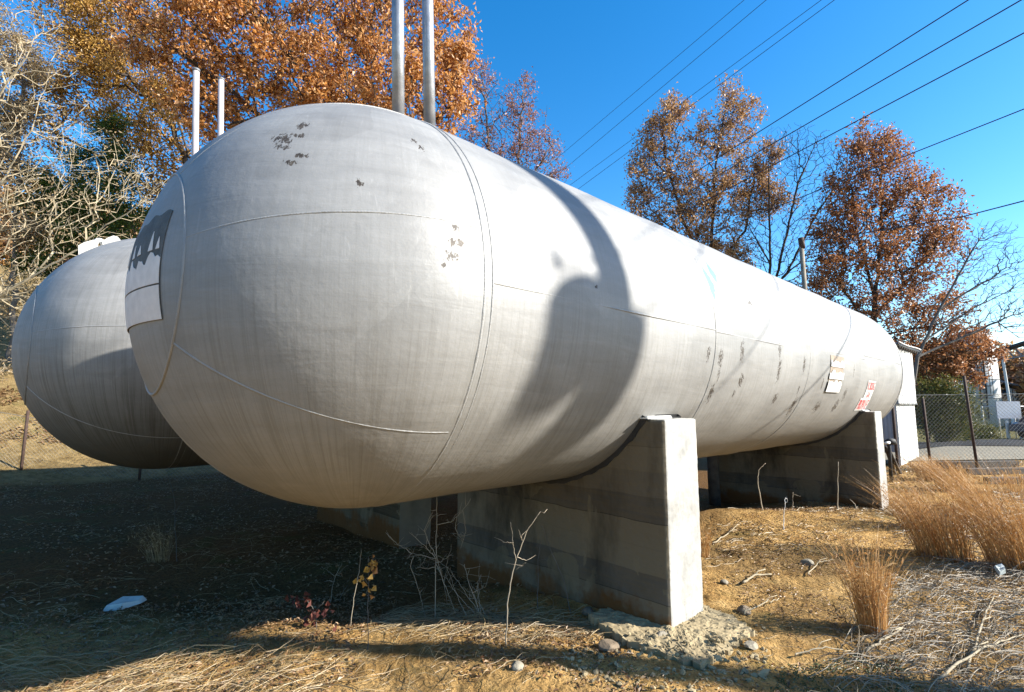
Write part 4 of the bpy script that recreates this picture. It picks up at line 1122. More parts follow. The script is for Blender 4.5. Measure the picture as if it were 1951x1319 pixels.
# valve, strut
q = at(1690, 843, 11.2)
vr = empty('pipe_valve', (q[0], q[1], gh(q[0], q[1]))); tag(vr, 'black pipe fitting with a short white stub by the shed wall', 'valve')
mb = MB(); mb.tube([(q[0] + .02, q[1], gh(q[0], q[1]) - .1), (q[0] + .04, q[1], q[2] - 0.1), (q[0] + 0.02, q[1], q[2])], 0.035, 10); mb.build('riser', M['black'], vr, True)
mb = MB(); mb.tube([q + np.array([-.02, 0, 0]), q + np.array([.06, 0, 0.02]), q + np.array([.14, 0, .01]), q + np.array([.2, 0, -.03])], [0.05, 0.075, 0.07, 0.02], 12); mb.build('valve_body', M['black'], vr, True)
mb = MB(); mb.tube([q + np.array([-.10, -0.05, -.02]), q + np.array([.02, -0.05, 0])], 0.028, 12); mb.build('pipe_stub', M['white'], vr, True)
for (a_, b_, lab) in (((1687, 852), (1706, 905), 'dark leaning prop beside the far pier, left of its twin'), ((1696, 862), (1716, 903), 'dark leaning prop in front of the shed, right of its twin')):
    p0 = at(*a_, 11.4); p1 = gpt(*b_); mb = MB(); mb.tube([p0, p1 + (p1 - p0) * 0.05], 0.035, 8)
    o = mb.build('prop', M['timber'], None, True); tag(o, lab, 'prop', 'leaning props by the shed')

p1 = gpt(1362, 962); p0 = at(1357, 850, p1[1]); p0 = p0 + (p0 - p1) * 0.3
mb = MB(); mb.tube([p1 + (p1 - p0) * 0.1, p0], 0.11, 9); o = mb.build('post', M['timber'], None, True); tag(o, 'dark thick post standing in shade between the two near tank piers', 'post')
# ------------------------------------------------------------------ fences
def chain_fence(label, Pa, Pb, h, posts, post_mat, tall, mesh=0.095, r=0.003, rail=False):
    a = np.array([Pa[0], Pa[1]]); b = np.array([Pb[0], Pb[1]]); L = np.linalg.norm(b - a); d = (b - a) / L
    root = empty('wire_fence', (a[0], a[1], gh(*a))); tag(root, label, 'fence', 'chain link fences')
    mb = MB(); k = 0
    def g3(s, z):
        p = a + d * s; return np.array([p[0], p[1], gh(*p) * 1.0 + z])
    V = []; F = []; n = 0
    s = -h
    nrm = np.array([d[1], -d[0], 0])
    while s < L:
        for dirn in (1, -1):
            s0, s1 = (s, s + h) if dirn == 1 else (s + h, s)
            z0, z1 = 0.03, h
            lo, hi = 0.0, 1.0
            for (e0, e1) in ((s0, s1),):
                # clip to 0..L
                f0, f1 = 0.0, 1.0
                dv = e1 - e0
                ta, tb = (0 - e0) / dv, (L - e0) / dv
                f0 = max(0, min(ta, tb)); f1 = min(1, max(ta, tb))
            if f1 <= f0: continue
            pts = []
            for f in np.linspace(f0, f1, 6): pts.append(g3(s0 + (s1 - s0) * f, z0 + (z1 - z0) * f) + nrm * 0.002 * dirn)
            mb.tube(pts, r, 3, False)
        s += mesh
    mb.build('chain_mesh', M['mesh'], root)
    for (s, hh, lean) in posts:
        mb = MB(); p = g3(s, -0.3); q = g3(s, hh) + np.array([lean, 0, 0]); mb.tube([p, (p + q) / 2, q], 0.032, 10); mb.build('fence_post', post_mat, root, True)
    mb = MB(); mb.tube([g3(x, h) for x in np.linspace(0, L, 14)], 0.006, 5, False); mb.build('top_wire', M['mesh'], root)
    return root
fa = at(1706, 885, 12.9); fb = at(2130, 885, 12.6)
post_x = (at(1862, 885, 12.8)[0] - fa[0]); post2 = at(1774, 885, 12.85)[0] - fa[0]
chain_fence('chain link fence with a leaning rusty post in front of the road', fa, fb, 1.88, [(post_x, 2.35, -0.12), (post2, 1.8, -0.06), (0.05, 1.95, 0), (post_x + 2.6, 2.0, 0)], M['rust'], 0)
la = at(-160, 860, 11.8); lb = at(470, 860, 13.4)
chain_fence('low chain link fence in the shade behind the rear tank', la, lb, 1.25, [(at(27, 860, 12)[0] - la[0], 1.4, 0.02), (at(230, 860, 12)[0] - la[0], 1.3, 0), (6.6, 1.4, 0)], M['rust'], 0, r=0.0016)

# old timbers lying behind the grass
for k, (p, q_, r_) in enumerate((((1790, 893), (2010, 899), 0.10), ((1840, 905), (2040, 911), 0.09), ((1880, 922), (2030, 929), 0.085))):
    a = gpt(*p); b = gpt(*q_); b[1] = a[1] + (0.25 - 0.1 * k); b[2] = gh(b[0], b[1])
    a[2] += r_ * 0.7; b[2] += r_ * 0.7
    mb = MB(); d = b - a; L = np.linalg.norm(d); mb.box((a + b) / 2, (L, 2 * r_, 1.7 * r_), atan2(d[1], d[0]))
    c = (a + b) / 2
    o = mb.build('timber', M['timber'], None, bevel=0.012); tag(o, ['long dark weathered timber nearest the fence, behind the tall grass', 'middle dark timber lying behind the tall grass', 'shortest dark timber, in front of the other two at the right edge'][k], 'timber', 'old timbers on the ground')

# ------------------------------------------------------------------ plant beyond the road
def on(px, d, z): 
    p = at(px, 770, d); return np.array([p[0], d, z])
sc_ = on(1858, 45, 0); sg_ = gh(sc_[0], 45)
si = empty('silo', (sc_[0], 45, sg_)); tag(si, 'tall pale cylindrical silo with a caged ladder, beyond the road', 'silo')
mb = MB(); mb.tube([(sc_[0], 45, sg_ - 0.3), (sc_[0], 45, 7.6)], 1.72, 40); mb.build('silo_body', M['white'], si, True)
for z in (2.2, 3.8, 5.4, 7.0):
    mb = MB(); mb.tube([(sc_[0] + 1.73 * cos(a), 45 + 1.73 * sin(a), z) for a in np.linspace(0, 2 * pi, 40)], 0.04, 5, False); mb.build('hoop', M['greymetal'], si, True)
mb = MB(); mb.tube([(sc_[0], 45, 7.6), (sc_[0], 45, 8.1), (sc_[0], 45, 8.3)], [1.72, 0.7, 0.1], 40); mb.build('silo_roof', M['greymetal'], si, True)
lx = on(1877, 43.2, 0)[0]
mb = MB()
for s_ in (-0.25, 0.25): mb.tube([(lx + s_, 43.25, 0.4), (lx + s_, 43.25, 7.4)], 0.05, 5)
for z in np.arange(0.5, 7.4, 0.35): mb.tube([(lx - 0.25, 43.25, z), (lx + 0.25, 43.25, z)], 0.03, 4)
for z in np.arange(2.4, 7.4, 0.8): mb.tube([(lx + 0.42 * cos(a), 43.2 - 0.6 * abs(sin(a)), z) for a in np.linspace(0, pi, 9)], 0.035, 4)
for s_ in (-0.4, -0.15, 0.15, 0.4): mb.tube([(lx + s_, 42.75, 2.4), (lx + s_, 42.75, 7.2)], 0.03, 4)
mb.build('caged_ladder', M['timber'], si)
cb = empty('conveyor', on(1905, 40, 0)); tag(cb, 'dark sloping conveyor boom high at the right edge', 'conveyor')
a = at(1862, 683, 43); b = at(2010, 636, 38)
mb = MB(); mb.tube([a, b], 0.2, 4); mb.build('boom', M['timber'], cb)
mb = MB(); dn = np.array([0, 0, -0.75]); mb.tube([a + (b - a) * 0.3 + dn, b + dn * 1.6], 0.06, 5)
for f in np.linspace(0.3, 1, 8): mb.tube([a + (b - a) * f, a + (b - a) * min(1, f + 0.09) + dn * (1 + 0.3 * f)], 0.05, 4)
mb.build('truss', M['greymetal'], cb)
mb = MB(); q = on(1926, 40, 0); mb.tube([(q[0], q[1], gh(q[0], 40)), (q[0] - 0.25, q[1], 5.4)], 0.09, 6); mb.build('support_leg', M['white'], cb)
bl = on(1893, 50, 0); bg_ = gh(bl[0], 50)
bu = empty('office_building', (bl[0], 50, bg_)); tag(bu, 'small blue building with a low pale roof edge beyond the road', 'building')
def wb(name, x0, x1, y0, y1, z0, z1, mat, par=bu, bv=0):
    mb = MB(); mb.bbox(x0, x1, y0, y1, z0, z1); return mb.build(name, mat, par, False, True, bv)
w1 = wb('wall', bl[0], bl[0] + 2.6, 50, 54, bg_, 3.0, M['bluepaint'])
wb('window', bl[0] + 0.5, bl[0] + 1.8, 49.94, 50.0, 1.5, 2.5, M['glass'], w1)
wb('skirting', bl[0] - 0.02, bl[0] + 2.62, 49.9, 49.99, bg_, 0.9, M['white'], w1)
mb = MB(); x0, x1 = bl[0] - 0.4, bl[0] + 3.0
mb.add([(x0, 49.2, 3.95), (x1, 49.2, 3.15), (x1, 54.5, 3.15), (x0, 54.5, 3.95), (x0, 49.2, 4.1), (x1, 49.2, 3.3), (x1, 54.5, 3.3), (x0, 54.5, 4.1)], [(0, 3, 2, 1), (4, 5, 6, 7), (0, 1, 5, 4), (1, 2, 6, 5), (2, 3, 7, 6), (3, 0, 4, 7)])
mb.build('roof', M['blueshade'], bu)
for px in (1929, 1937):
    q = on(px, 49.3, 0); wb('porch_post', q[0] - 0.09, q[0] + 0.09, 49.3, 49.45, bg_, 3.2, M['white'])
g0 = on(1898, 28, 0)[0]; g1 = on(1943, 28, 0)[0]
gb = empty('notice_board', ((g0 + g1) / 2, 28, gh((g0 + g1) / 2, 28))); tag(gb, 'plain grey board on white legs behind the fence at the right edge', 'sign board')
wb('board', g0, g1, 28, 28.05, 0.90, 1.83, M['blueshade'], gb)
for px in (1915, 1940): q = on(px, 28.1, 0); wb('leg', q[0] - 0.06, q[0] + 0.06, 28.06, 28.16, gh(q[0], 28) - 0.1, 1.8, M['white'], gb)
mb = MB(); a = on(1870, 29, 1.55); b = on(1990, 29, 1.55); mb.tube([a, b], 0.035, 6); 
for f in np.linspace(0, 1, 5): p = a + (b - a) * f; mb.tube([(p[0], 29, gh(p[0], 29) - 0.1), (p[0], 29, 1.55)], 0.04, 6)
o = mb.build('hand_rail', M['white'], None, True); tag(o, 'thin pale pipe rail behind the grey board beyond the road', 'rail')
# parked car, mostly cut off by the right edge
cx = on(1944, 27.2, 0)[0]; cg = gh(cx, 27.2) + 0.05
car = empty('parked_car', (cx + 2.1, 27.2, cg)); tag(car, 'dark parked car cut off by the right edge beyond the road', 'car')
V = []; prof = [(0, .35), (0.05, .75), (.5, .88), (1.0, 1.38), (2.5, 1.42), (3.2, .95), (4.15, .82), (4.25, .4)]
mb = MB(); k = len(prof)
V = [(cx + x, 26.4 + (0.12 if z > 1 else 0), cg + z) for x, z in prof] + [(cx + x, 28.0 - (0.12 if z > 1 else 0), cg + z) for x, z in prof]
mb.add(V, [tuple(range(k)), tuple(range(2 * k - 1, k - 1, -1))] + [(i, i + k, (i + 1) % k + k, (i + 1) % k) for i in range(k)]); mb.build('body', M['darkpaint'], car, False, True, 0.04)
mb = MB(); mb.add([(cx + x, 26.42, cg + z) for x, z in ((0.7, .92), (1.1, 1.3), (2.4, 1.34), (2.95, .97))] + [(cx + x, 26.47, cg + z) for x, z in ((0.7, .92), (1.1, 1.3), (2.4, 1.34), (2.95, .97))], [(0, 1, 2, 3), (7, 6, 5, 4), (0, 4, 5, 1), (1, 5, 6, 2), (2, 6, 7, 3), (3, 7, 4, 0)]); mb.build('side_window', M['glass'], car)
for wx in (0.8, 3.4):
    for wy in (26.45, 27.95):
        mb = MB(); mb.tube([(cx + wx, wy - 0.09, cg + 0.32), (cx + wx, wy + 0.09, cg + 0.32)], 0.32, 20); wo = mb.build('wheel', M['black'], car)
        mb = MB(); mb.tube([(cx + wx, wy - 0.1, cg + 0.32), (cx + wx, wy + 0.1, cg + 0.32)], 0.18, 14); mb.build('rim', M['greymetal'], wo)

# ------------------------------------------------------------------ grass clumps, weeds, straw
def blades(base, n, rg, h, spread, lean, wid, curl=0.35, seg=5, fan=0.55, taper=True):
    """curved flat blades with a fold, as (V, F)"""
    V = []; 
    ang = rg.uniform(0, 2 * pi, n); rad = spread * rg.uniform(0, 1, n) ** 0.6
    bx = base[0] + rad * np.cos(ang); by = base[1] + rad * np.sin(ang)
    bz = ground_h(bx, by) - 0.02
    H = h * rg.uniform(0.55, 1.1, n)
    out = np.stack([np.cos(ang), np.sin(ang)], 1) * (fan * rg.uniform(0.1, 1, n)[:, None]) + rg.normal(0, 0.15, (n, 2)) + np.array(lean)[None]
    s = rg.normal(0, 1, (n, 2)); s /= np.linalg.norm(s, axis=1)[:, None]
    w0 = wid * rg.uniform(0.6, 1.3, n)
    Vs = []
    for k in range(seg + 1):
        f = k / seg
        q = f + curl * f * f * 0.6
        x = bx + out[:, 0] * H * q * (0.4 + 0.6 * f); y = by + out[:, 1] * H * q * (0.4 + 0.6 * f)
        bend = np.linalg.norm(out, axis=1) * curl
        z = bz + H * (f - bend * f * f * 0.6)
        ww = w0 * (1 - 0.8 * f if taper else 1)
        Vs.append(np.stack([x - s[:, 0] * ww / 2, y - s[:, 1] * ww / 2, z], 1)); Vs.append(np.stack([x + s[:, 0] * ww / 2, y + s[:, 1] * ww / 2, z + 0.0], 1))
    V = np.stack(Vs, 1).reshape(-1, 3); m = 2 * (seg + 1)
    i = np.arange(n)[:, None, None] * m; k = np.arange(seg)[None, :, None] * 2
    F = (i + k + np.array([0, 1, 3, 2])[None, None]).reshape(-1, 4)
    return V, F
def clump(px, py, h, n, spread, lean, label, seed, wid=0.006, mat='sedge', fan=0.30, name='broomsedge_clump', group='orange broomsedge clumps'):
    g = gpt(px, py); rg = np.random.default_rng(seed)
    V, F = blades(g, n, rg, h, spread, lean, wid, fan=fan)
    # feathery seed tufts on the stems
    idx = rg.choice(n, n // 2)
    m = V.reshape(n, -1, 3)
    C = []
    for f in (5, 7, 9): C.append(m[idx, f] + rg.normal(0, 0.012, (len(idx), 3)))
    V2, F2 = leaves(np.concatenate(C), 0.045, rg, 0.22, -1.2)
    root = empty(name, g); tag(root, label, 'grass clump', group)
    np_mesh('stems', V, [F], M[mat], root); tag(np_mesh('seed_tufts', V2, [F2], M[mat], root), kind='stuff')
clump(1662, 1205, 0.74, 300, 0.10, (-0.06, 0.0), 'upright orange grass clump standing alone on the clay at lower right', 61, 0.005, fan=0.16)
clump(1800, 1062, 0.95, 560, 0.26, (-0.30, 0.0), 'largest orange grass clump, right of the far pier, leaning left', 62, 0.006, fan=0.2)
clump(1748, 1005, 0.7, 220, 0.2, (-0.40, 0.0), 'orange grass clump at the foot of the far pier', 66, 0.006, fan=0.2)
clump(1948, 1085, 1.15, 600, 0.28, (-0.36, 0.0), 'tall orange grass clump cut by the right edge', 63, 0.006, fan=0.2)
clump(1868, 985, 0.75, 300, 0.22, (-0.32, 0.0), 'orange grass clump between the two largest ones, farther back', 64, 0.007, fan=0.2)
clump(1822, 935, 0.8, 300, 0.3, (-0.42, 0.0), 'orange grass clump in front of the timbers and fence', 65, 0.008, fan=0.2)
clump(1775, 915, 0.62, 260, 0.25, (-0.40, 0.0), 'orange grass clump nearest the white shed', 67, 0.008, fan=0.2)
clump(1938, 940, 0.55, 110, 0.2, (-0.2, 0.0), 'small orange grass clump beside the timbers at the right edge', 68, 0.008, fan=0.2)
clump(1343, 1062, 0.50, 60, 0.05, (0.04, 0.0), 'thin orange grass tuft peeping out behind the near pier', 69, 0.005, fan=0.12)
clump(300, 1070, 0.55, 90, 0.12, (-0.35, 0.1), 'wispy grass tuft in the shade at the left', 70, 0.004, 'straw', 0.4, 'grass_tuft', None)

def inpoly_scatter(n, rg, poly):
    """ground points spread evenly over a polygon given in photo pixels"""
    G = np.array([gpt(*p)[:2] for p in poly]); lo = G.min(0); hi = G.max(0); out = []
    while len(out) < n:
        q = rg.uniform(lo, hi, (4000, 2)); ins = np.zeros(len(q), bool); j = len(G) - 1
        for i in range(len(G)):
            c = ((G[i, 1] > q[:, 1]) != (G[j, 1] > q[:, 1])) & (q[:, 0] < (G[j, 0] - G[i, 0]) * (q[:, 1] - G[i, 1]) / (G[j, 1] - G[i, 1] + 1e-12) + G[i, 0]); ins ^= c; j = i
        out += list(q[ins])
    return np.array(out[:n])
def lying(n, rg, poly, Lmin, Lmax, r, name, label, mat, lift=0.05, wav=0.25, heading=None, sig=0.7, clus=True):
    P = inpoly_scatter(n, rg, poly)
    if clus:
        k = fbm(P[:, 0] * 1.6, P[:, 1] * 1.6, 77, 3); P = P[np.argsort(-k)[:int(n * 0.62)]]
    n = len(P); seg = 7
    h = rg.normal(heading, sig, n) if heading is not None else rg.uniform(0, 2 * pi, n)
    L = rg.uniform(Lmin, Lmax, n); pts = np.zeros((n, seg + 1, 3)); cur = P - np.stack([np.cos(h), np.sin(h)], 1) * L[:, None] / 2
    k = rg.normal(0, wav, n); top = rg.uniform(0.004, lift, n) * rg.uniform(0.2, 1, n)
    for i in range(seg + 1):
        f = i / seg; pts[:, i, :2] = cur; pts[:, i, 2] = ground_h(cur[:, 0], cur[:, 1]) + 0.004 + top * 4 * f * (1 - f) * (0.7 + 0.3 * np.sin(7 * f + h)) + top * 0.35 * f
        h = h + k + rg.normal(0, wav * 0.5, n); cur = cur + np.stack([np.cos(h), np.sin(h)], 1) * L[:, None] / seg
    rr = r * rg.uniform(0.5, 1.4, n)
    T = np.gradient(pts, axis=1); T /= np.linalg.norm(T, axis=2)[:, :, None] + 1e-9
    X = np.cross(T, [0, 0, 1.0]); X /= np.linalg.norm(X, axis=2)[:, :, None] + 1e-9; Y = np.cross(X, T)
    V = np.stack([pts + rr[:, None, None] * (cos(a) * X + sin(a) * Y) for a in (pi / 2, pi / 2 + 2.1, pi / 2 - 2.1)], 2)
    V = V.reshape(n, -1, 3); m = (seg + 1) * 3
    i = np.arange(n)[:, None, None] * m; s = np.arange(seg)[None, :, None] * 3
    F = np.concatenate([(i + s + np.array([a, (a + 1) % 3, (a + 1) % 3 + 3, a + 3])[None, None]).reshape(-1, 4) for a in range(3)])
    o = np_mesh(name, V.reshape(-1, 3), [F], M[mat]); tag(o, label, 'dry grass', None, 'stuff'); return o
rg = np.random.default_rng(90)
FRONT = [(-150, 1190), (200, 1160), (420, 1150), (700, 1130), (1000, 1180), (1180, 1235), (1320, 1319), (1000, 1400), (-150, 1400)]
lying(1500, rg, FRONT, 0.05, 0.34, 0.0012, 'straw', 'pale straw lying in tangles over the clay at the bottom left', 'straw', 0.09, 0.16, 0.3, 0.8)
lying(450, rg, [(-150, 1235), (300, 1240), (620, 1262), (700, 1330), (500, 1400), (-150, 1400)], 0.3, 0.8, 0.0015, 'straw', 'long bent straw stalks along the bottom left edge', 'straw', 0.16, 0.14, 0.2, 0.5, False)
lying(420, rg, [(760, 1160), (1130, 1180), (1190, 1210), (1000, 1225), (720, 1200)], 0.15, 0.7, 0.0018, 'straw', 'matted straw at the foot of the weeds left of the near pier', 'straw', 0.07, 0.12, 0.1, 0.5, False)
lying(850, rg, [(1360, 1060), (1520, 960), (1760, 970), (1980, 1000), (1980, 1400), (1330, 1400)], 0.04, 0.28, 0.0014, 'straw', 'scattered dry stems over the clay right of the near pier', 'straw', 0.04, 0.2, None, 0.8)
lying(1500, rg, [(1640, 1140), (1760, 1090), (1990, 1060), (1990, 1400), (1560, 1400), (1600, 1290)], 0.10, 0.6, 0.0016, 'twig_tangle', 'bleached grey stalks matted in the lower right corner', 'greystraw', 0.14, 0.14, 0.5, 0.6, False)
lying(600, rg, [(1700, 990), (1990, 930), (1990, 1100), (1780, 1090)], 0.1, 0.6, 0.0024, 'twig_tangle', 'bleached stalks matted beneath the orange grass clumps', 'greystraw', 0.2, 0.14, 0.3, 0.8, False)
lying(600, rg, [(1345, 1000), (1430, 960), (1700, 950), (1720, 1000), (1480, 1060), (1350, 1080)], 0.05, 0.3, 0.003, 'straw', 'short dry stems on the bank between the two piers', 'straw', 0.04, 0.2, None, 0.8)
lying(1600, rg, [(-300, 900), (450, 905), (760, 1020), (980, 1130), (700, 1130), (300, 1165), (-200, 1200)], 0.1, 0.5, 0.0013, 'straw', 'dull straw on the shaded ground below the tanks', 'straw', 0.08, 0.16, None, 0.8)
def litter(n, rg, poly, size, label, mat='litter'):
    P = inpoly_scatter(n, rg, poly); k = fbm(P[:, 0] * 1.3, P[:, 1] * 1.3, 31, 3); P = P[np.argsort(-k)[:int(n * 0.75)]]
    z = ground_h(P[:, 0], P[:, 1]) + 0.006 + rg.uniform(0, 0.015, len(P))
    C = np.column_stack([P, z]); n = len(C)
    d = rg.normal(0, 1, (n, 3)); d[:, 2] *= 0.3; d /= np.linalg.norm(d, axis=1)[:, None]
    s = np.cross(d, [0, 0, 1.0]) + rg.normal(0, 0.25, (n, 3)); s -= (s * d).sum(1)[:, None] * d; s /= np.linalg.norm(s, axis=1)[:, None]
    nn = np.cross(s, d); L = (size * rg.uniform(0.5, 1.4, n))[:, None]; w_ = L * 0.5
    V = np.stack([C, C + d * L * .5 + s * w_ * .5 + nn * w_ * .35, C + d * L, C + d * L * .5 - s * w_ * .5 + nn * w_ * .35], 1).reshape(-1, 3)
    i = np.arange(n)[:, None] * 4; F = np.concatenate([i + np.array([[0, 1, 2]]), i + np.array([[0, 2, 3]])])
    o = np_mesh('leaf_litter', V, [F], M[mat]); tag(o, label, 'leaf litter', None, 'stuff')
litter(9000, rg, [(-300, 880), (500, 890), (900, 1040), (1100, 1150), (700, 1150), (300, 1180), (-300, 1230)], 0.045, 'brown fallen leaves on the shaded ground below the tanks')
litter(9000, rg, FRONT, 0.032, 'fallen leaves and bark bits among the straw in the foreground')
litter(14000, rg, [(1350, 1020), (1500, 955), (1760, 960), (1990, 950), (1990, 1400), (1330, 1400)], 0.028, 'leaf bits scattered over the clay on the right')
litter(15000, rg, [(-500, 860), (400, 868), (700, 868), (700, 800), (-500, 700)], 0.10, 'tan fallen leaves covering the hillside behind the rear tank')
litter(5000, rg, [(1350, 900), (1951, 880), (1990, 960), (1400, 965)], 0.06, 'leaves on the ground beyond the far pier')
litter(2500, rg, [(1480, 1290), (1560, 1210), (1700, 1240), (1760, 1319), (1600, 1400), (1450, 1380)], 0.02, 'patch of green moss on the clay near the bottom edge', 'moss')

# dead weeds, each its own plant: polylines in photo pixels, laid out around its own root in depth
def weed(name, label, root_px, stems, r, mat, seed, leafs=(), leafm='yellow_leaf', lsize=0.05, cat='dead weed', twigs=0, group='dead weeds and saplings'):
    g = gpt(*root_px); dep = g[1]; rg = np.random.default_rng(seed)
    root = empty(name, g); tag(root, label, cat, group)
    mb = MB(); ends = []
    for k, st in enumerate(stems):
        amp = rg.uniform(-0.12, 0.12) if k else 0.03
        P = [at(x, y, dep + amp * (i / max(1, len(st) - 1))) for i, (x, y) in enumerate(st)]
        if k == 0: P[0] = g - np.array([0, 0, 0.03])
        P = np.array(P); t = np.linspace(0, 1, len(P)); tt = np.linspace(0, 1, len(P) * 4)
        Q = np.stack([np.interp(tt, t, P[:, c]) for c in range(3)], 1); Q[1:-1] += rg.normal(0, 0.003, Q[1:-1].shape)
        rr = r * (1.0 if k == 0 else 0.6)
        mb.tube(Q, np.linspace(rr, rr * 0.45, len(Q)), 5)
        ends.append(Q)
        for j in range(twigs):
            i = rg.integers(len(Q) // 4, len(Q)); d = rg.normal(0, 1, 3); d[2] = abs(d[2]); d /= np.linalg.norm(d); l = rg.uniform(0.04, 0.16)
            mb.tube([Q[i], Q[i] + d * l * 0.5 + rg.normal(0, 0.01, 3), Q[i] + d * l], [rr * .5, rr * .4, rr * .25], 4)
    mb.build('stem', M[mat], root, True)
    if leafs:
        C = np.concatenate([at(x, y, dep) + rg.normal(0, 0.018, (k, 3)) for (x, y, k) in leafs])
        V, F = leaves(C, lsize, rg, 0.75, 0.5); np_mesh('leaves', V, [F], M[leafm], root)
    return root
weed('weed_stalk', 'tall many-branched dead weed in front of the pier, tallest of the weeds', (829, 1180),
     [[(829, 1180), (830, 1100), (831, 1040), (832, 980), (833, 930)], [(830, 1065), (805, 1058), (785, 1055), (775, 1065)], [(830, 1065), (812, 1042), (780, 1015)], [(785, 1055), (755, 1035), (735, 1015)], [(831, 1060), (815, 1030), (808, 1010), (825, 975)],
      [(832, 1000), (860, 995), (880, 975), (897, 950)], [(882, 975), (888, 1010), (878, 1045)], [(870, 985), (868, 1010), (880, 1030)], [(830, 1080), (812, 1085), (795, 1080)], [(788, 1060), (782, 1080), (800, 1130), (811, 1178)], [(831, 1075), (850, 1120), (868, 1170)], [(831, 1072), (842, 1070), (862, 1055)],
      [(832, 1060), (845, 1110), (852, 1150)], [(832, 940), (850, 930), (862, 915)]], 0.0055, 'twig', 71, twigs=5)
weed('weed_stalk', 'slender pale sapling forking near its top, between the tall weed and the pier', (964, 1232),
     [[(964, 1232), (966, 1170), (972, 1110), (985, 1060), (1005, 1010), (1030, 975)], [(983, 1068), (978, 1040), (973, 995)], [(995, 1030), (988, 1010)], [(985, 1062), (1003, 1068)], [(984, 1085), (1002, 1073)], [(978, 1034), (958, 1033)]], 0.006, 'twig', 72, twigs=1)
weed('weed_stalk', 'thin weed stalk with yellow leaves at its top', (702, 1240), [[(702, 1240), (701, 1190), (702, 1110), (702, 1060)], [(702, 1092), (712, 1078)], [(702, 1112), (690, 1100), (680, 1105)]], 0.0035, 'bark_grey', 73,
     [(706, 1073, 9), (714, 1082, 9), (700, 1118, 6), (690, 1098, 4), (703, 1130, 4)], 'yellow_leaf', 0.045)
weed('weed_stalk', 'bare leaning stick just left of the yellow-leaved weed', (667, 1195), [[(667, 1195), (674, 1140), (684, 1090), (688, 1045)]], 0.004, 'twig', 74)
weed('weed_stalk', 'small fan-shaped dead weed at the edge of the shade', (630, 1150), [[(630, 1150), (633, 1120), (640, 1095), (652, 1074)], [(638, 1098), (625, 1088), (612, 1080)], [(634, 1110), (622, 1105)], [(640, 1095), (650, 1098)], [(648, 1140), (655, 1125), (662, 1115)]], 0.0035, 'twig', 75, twigs=2)
weed('weed_stalk', 'low weed with dark purple leaves left of the yellow-leaved one', (604, 1200), [[(604, 1200), (600, 1165), (585, 1145), (560, 1138)], [(600, 1165), (615, 1150), (618, 1145)]], 0.004, 'bark_grey', 76,
     [(556, 1135, 4), (585, 1145, 5), (598, 1168, 7), (620, 1165, 6), (590, 1185, 5), (570, 1150, 3), (640, 1205, 5)], 'dark_leaf', 0.055)
weed('weed_stalk', 'dense spray of dead stems leaning right beside the tallest weed', (920, 1178), [[(920, 1178), (905, 1140), (890, 1100), (885, 1075)], [(915, 1170), (880, 1120), (858, 1085)], [(930, 1178), (900, 1130), (880, 1118)], [(918, 1175), (908, 1120), (916, 1095)], [(925, 1178), (940, 1175), (985, 1180)], [(905, 1170), (870, 1130), (850, 1080)], [(890, 1176), (862, 1120), (848, 1095)], [(900, 1130), (915, 1122), (925, 1118)]], 0.0045, 'twig', 77, twigs=5)
weed('weed_stalk', 'faint grey stalk against the dark face of the near pier', (1090, 1172), [[(1090, 1172), (1075, 1110), (1050, 1050), (1032, 1000)]], 0.004, 'bark_grey', 78, twigs=1)
weed('weed_stalk', 'second faint grey stalk left of the pier, standing straight', (1024, 1160), [[(1024, 1160), (1025, 1110), (1026, 1060), (1030, 1030)]], 0.004, 'bark_grey', 79, twigs=2)
weed('weed_stalk', 'curved bare stem in front of the far pier, bent over at its tip', (1453, 973), [[(1453, 973), (1447, 940), (1443, 915), (1446, 895), (1459, 883)]], 0.010, 'twig', 80)
weed('weed_stalk', 'straight bare stick in front of the middle of the far pier', (1595, 971), [[(1595, 971), (1596, 930), (1597, 880)]], 0.011, 'twig', 81)
weed('weed_stalk', 'short forked stick between the curved stem and the straight stick', (1511, 971), [[(1511, 971), (1510, 955), (1511, 938)], [(1511, 942), (1525, 946)]], 0.009, 'twig', 82)
weed('weed_stalk', 'short slanting stick at the right foot of the far pier', (1634, 970), [[(1634, 970), (1628, 960), (1619, 951)]], 0.008, 'twig', 83)
weed('weed_stalk', 'thin dim stem standing in the shade below the rear tank', (338, 1070), [[(338, 1070), (334, 1010), (332, 950), (318, 895)], [(333, 980), (345, 960)]], 0.005, 'bark_grey', 84, twigs=2)
weed('wire_stake', 'thin metal stake with a small loop at its top on the clay bank', (1492, 1010), [[(1492, 1010), (1494, 980), (1496, 958)], [(1496, 958), (1495, 952), (1498, 949), (1501, 953), (1499, 958), (1496, 957)]], 0.006, 'white', 85, cat='stake', group=None)
weed('weed_stalk', 'dry twig clinging to the underside of the near tank above the pier', (1121, 866), [[(1121, 866), (1122, 858), (1120, 845)], [(1121, 860), (1128, 872)]], 0.004, 'twig', 86) if False else None
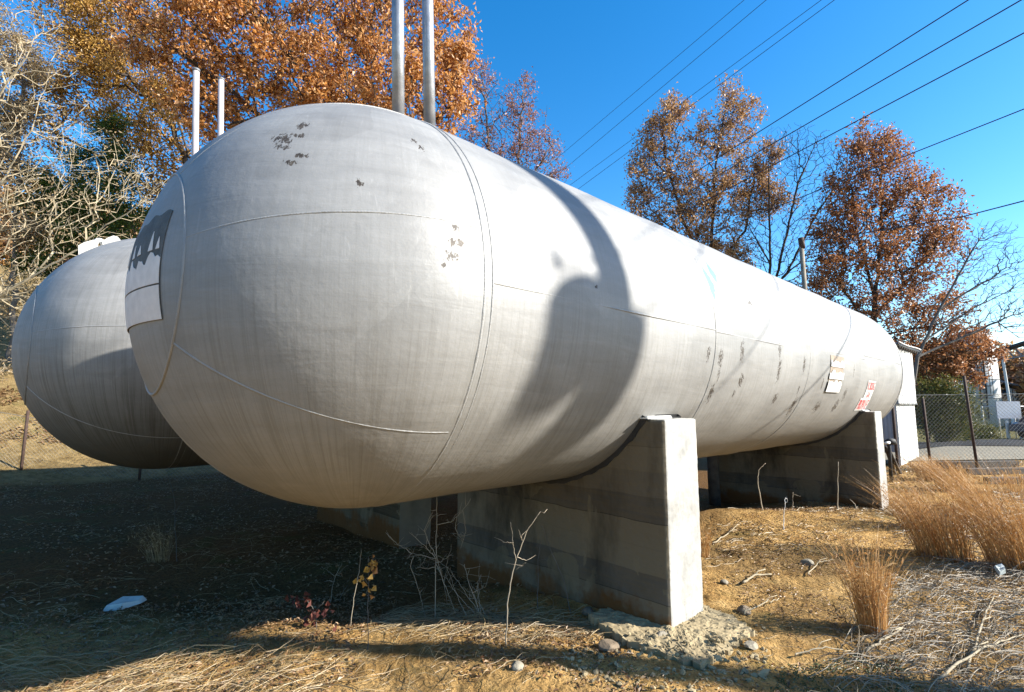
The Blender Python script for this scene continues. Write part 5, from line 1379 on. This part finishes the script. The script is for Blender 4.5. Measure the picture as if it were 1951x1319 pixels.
for k, (pts, lab, r_) in enumerate(([[(1415, 1117), (1440, 1107), (1468, 1102)], 'thick pale stick on the clay right of the near pier', 0.012], [[(1540, 1100), (1560, 1082), (1590, 1070)], 'thin curved stick left of the lone orange clump', 0.006],
                                    [[(1418, 1175), (1460, 1160), (1485, 1148)], 'slender stick near the rear corner of the footing', 0.006], [[(1510, 1255), (1560, 1250), (1625, 1248)], 'long thin stick on the mossy clay', 0.006],
                                    [[(1358, 1040), (1390, 1022), (1405, 1003)], 'pale forked stick just behind the near pier', 0.009], [[(1650, 1250), (1700, 1225), (1745, 1185)], 'pale branch pointing up into the stalks at lower right', 0.009],
                                    [[(1845, 1285), (1875, 1200), (1893, 1145)], 'long pale branch slanting through the lower right tangle', 0.009], [[(1790, 1303), (1870, 1250), (1960, 1215)], 'pale branch crossing the lower right corner', 0.009])):
    G = [gpt(*p) for p in pts]; P = [q + np.array([0, 0, r_ + 0.015 + 0.03 * (i == 1)]) for i, q in enumerate(G)]
    P = np.array(P); tt = np.linspace(0, 2, 14); Q = np.stack([np.interp(tt, [0, 1, 2], P[:, c]) for c in range(3)], 1); Q += np.random.default_rng(k).normal(0, 0.006, Q.shape)
    mb = MB(); mb.tube(Q - np.array(G[0]), np.linspace(r_, r_ * 0.5, 14), 6); m_ = Q[6] - G[0]
    mb.tube([m_, m_ + np.array([0.06, 0.05, 0.02]), m_ + np.array([0.14, 0.07, 0.03])], r_ * 0.45, 5)
    o = mb.build('fallen_stick', M['bark_pale'], None, True); o.location = tuple(G[0]); tag(o, lab, 'stick', 'fallen sticks')

# crushed white plastic plate in the shade; white scrap at right
g = gpt(236, 1158)
mb = MB(); rgx = np.random.default_rng(3)
C = [(-0.17, -0.09, .0), (0.02, -0.12, .01), (0.17, -0.03, .02), (0.20, 0.06, .015), (0.03, 0.13, .03), (-0.05, 0.10, .035)]
top = [(x * .8, y * .8, .05 + .015 * (i % 2)) for i, (x, y, z) in enumerate(C)]
V = C + top + [(0.02, 0.01, 0.045)]
F = [(i, (i + 1) % 6, (i + 1) % 6 + 6, i + 6) for i in range(6)] + [(i + 6, (i + 1) % 6 + 6, 12) for i in range(6)] + [tuple(range(5, -1, -1))]
mb.add(V, F); o = mb.build('crushed_container', M['plastic'], None, False, bevel=0.004); o.scale = (0.85, 0.85, 1.0); o.location = (g[0], g[1], g[2] + 0.01); o.rotation_euler = (0.10, 0, 0.3); tag(o, 'crumpled white plastic container lying in the shade at lower left', 'litter')
g = gpt(1905, 1100)
mb = MB(); mb.add([(x * 1.1, y, z) for x, y, z in V], F); o = mb.build('plastic_bag', M['plastic'], None, False); o.location = (g[0], g[1], g[2] + 0.05); o.scale = (0.42, 0.38, 0.8); o.rotation_euler = (0.3, -0.2, 0.4); tag(o, 'white scrap of plastic caught in the dead stalks at right', 'litter')
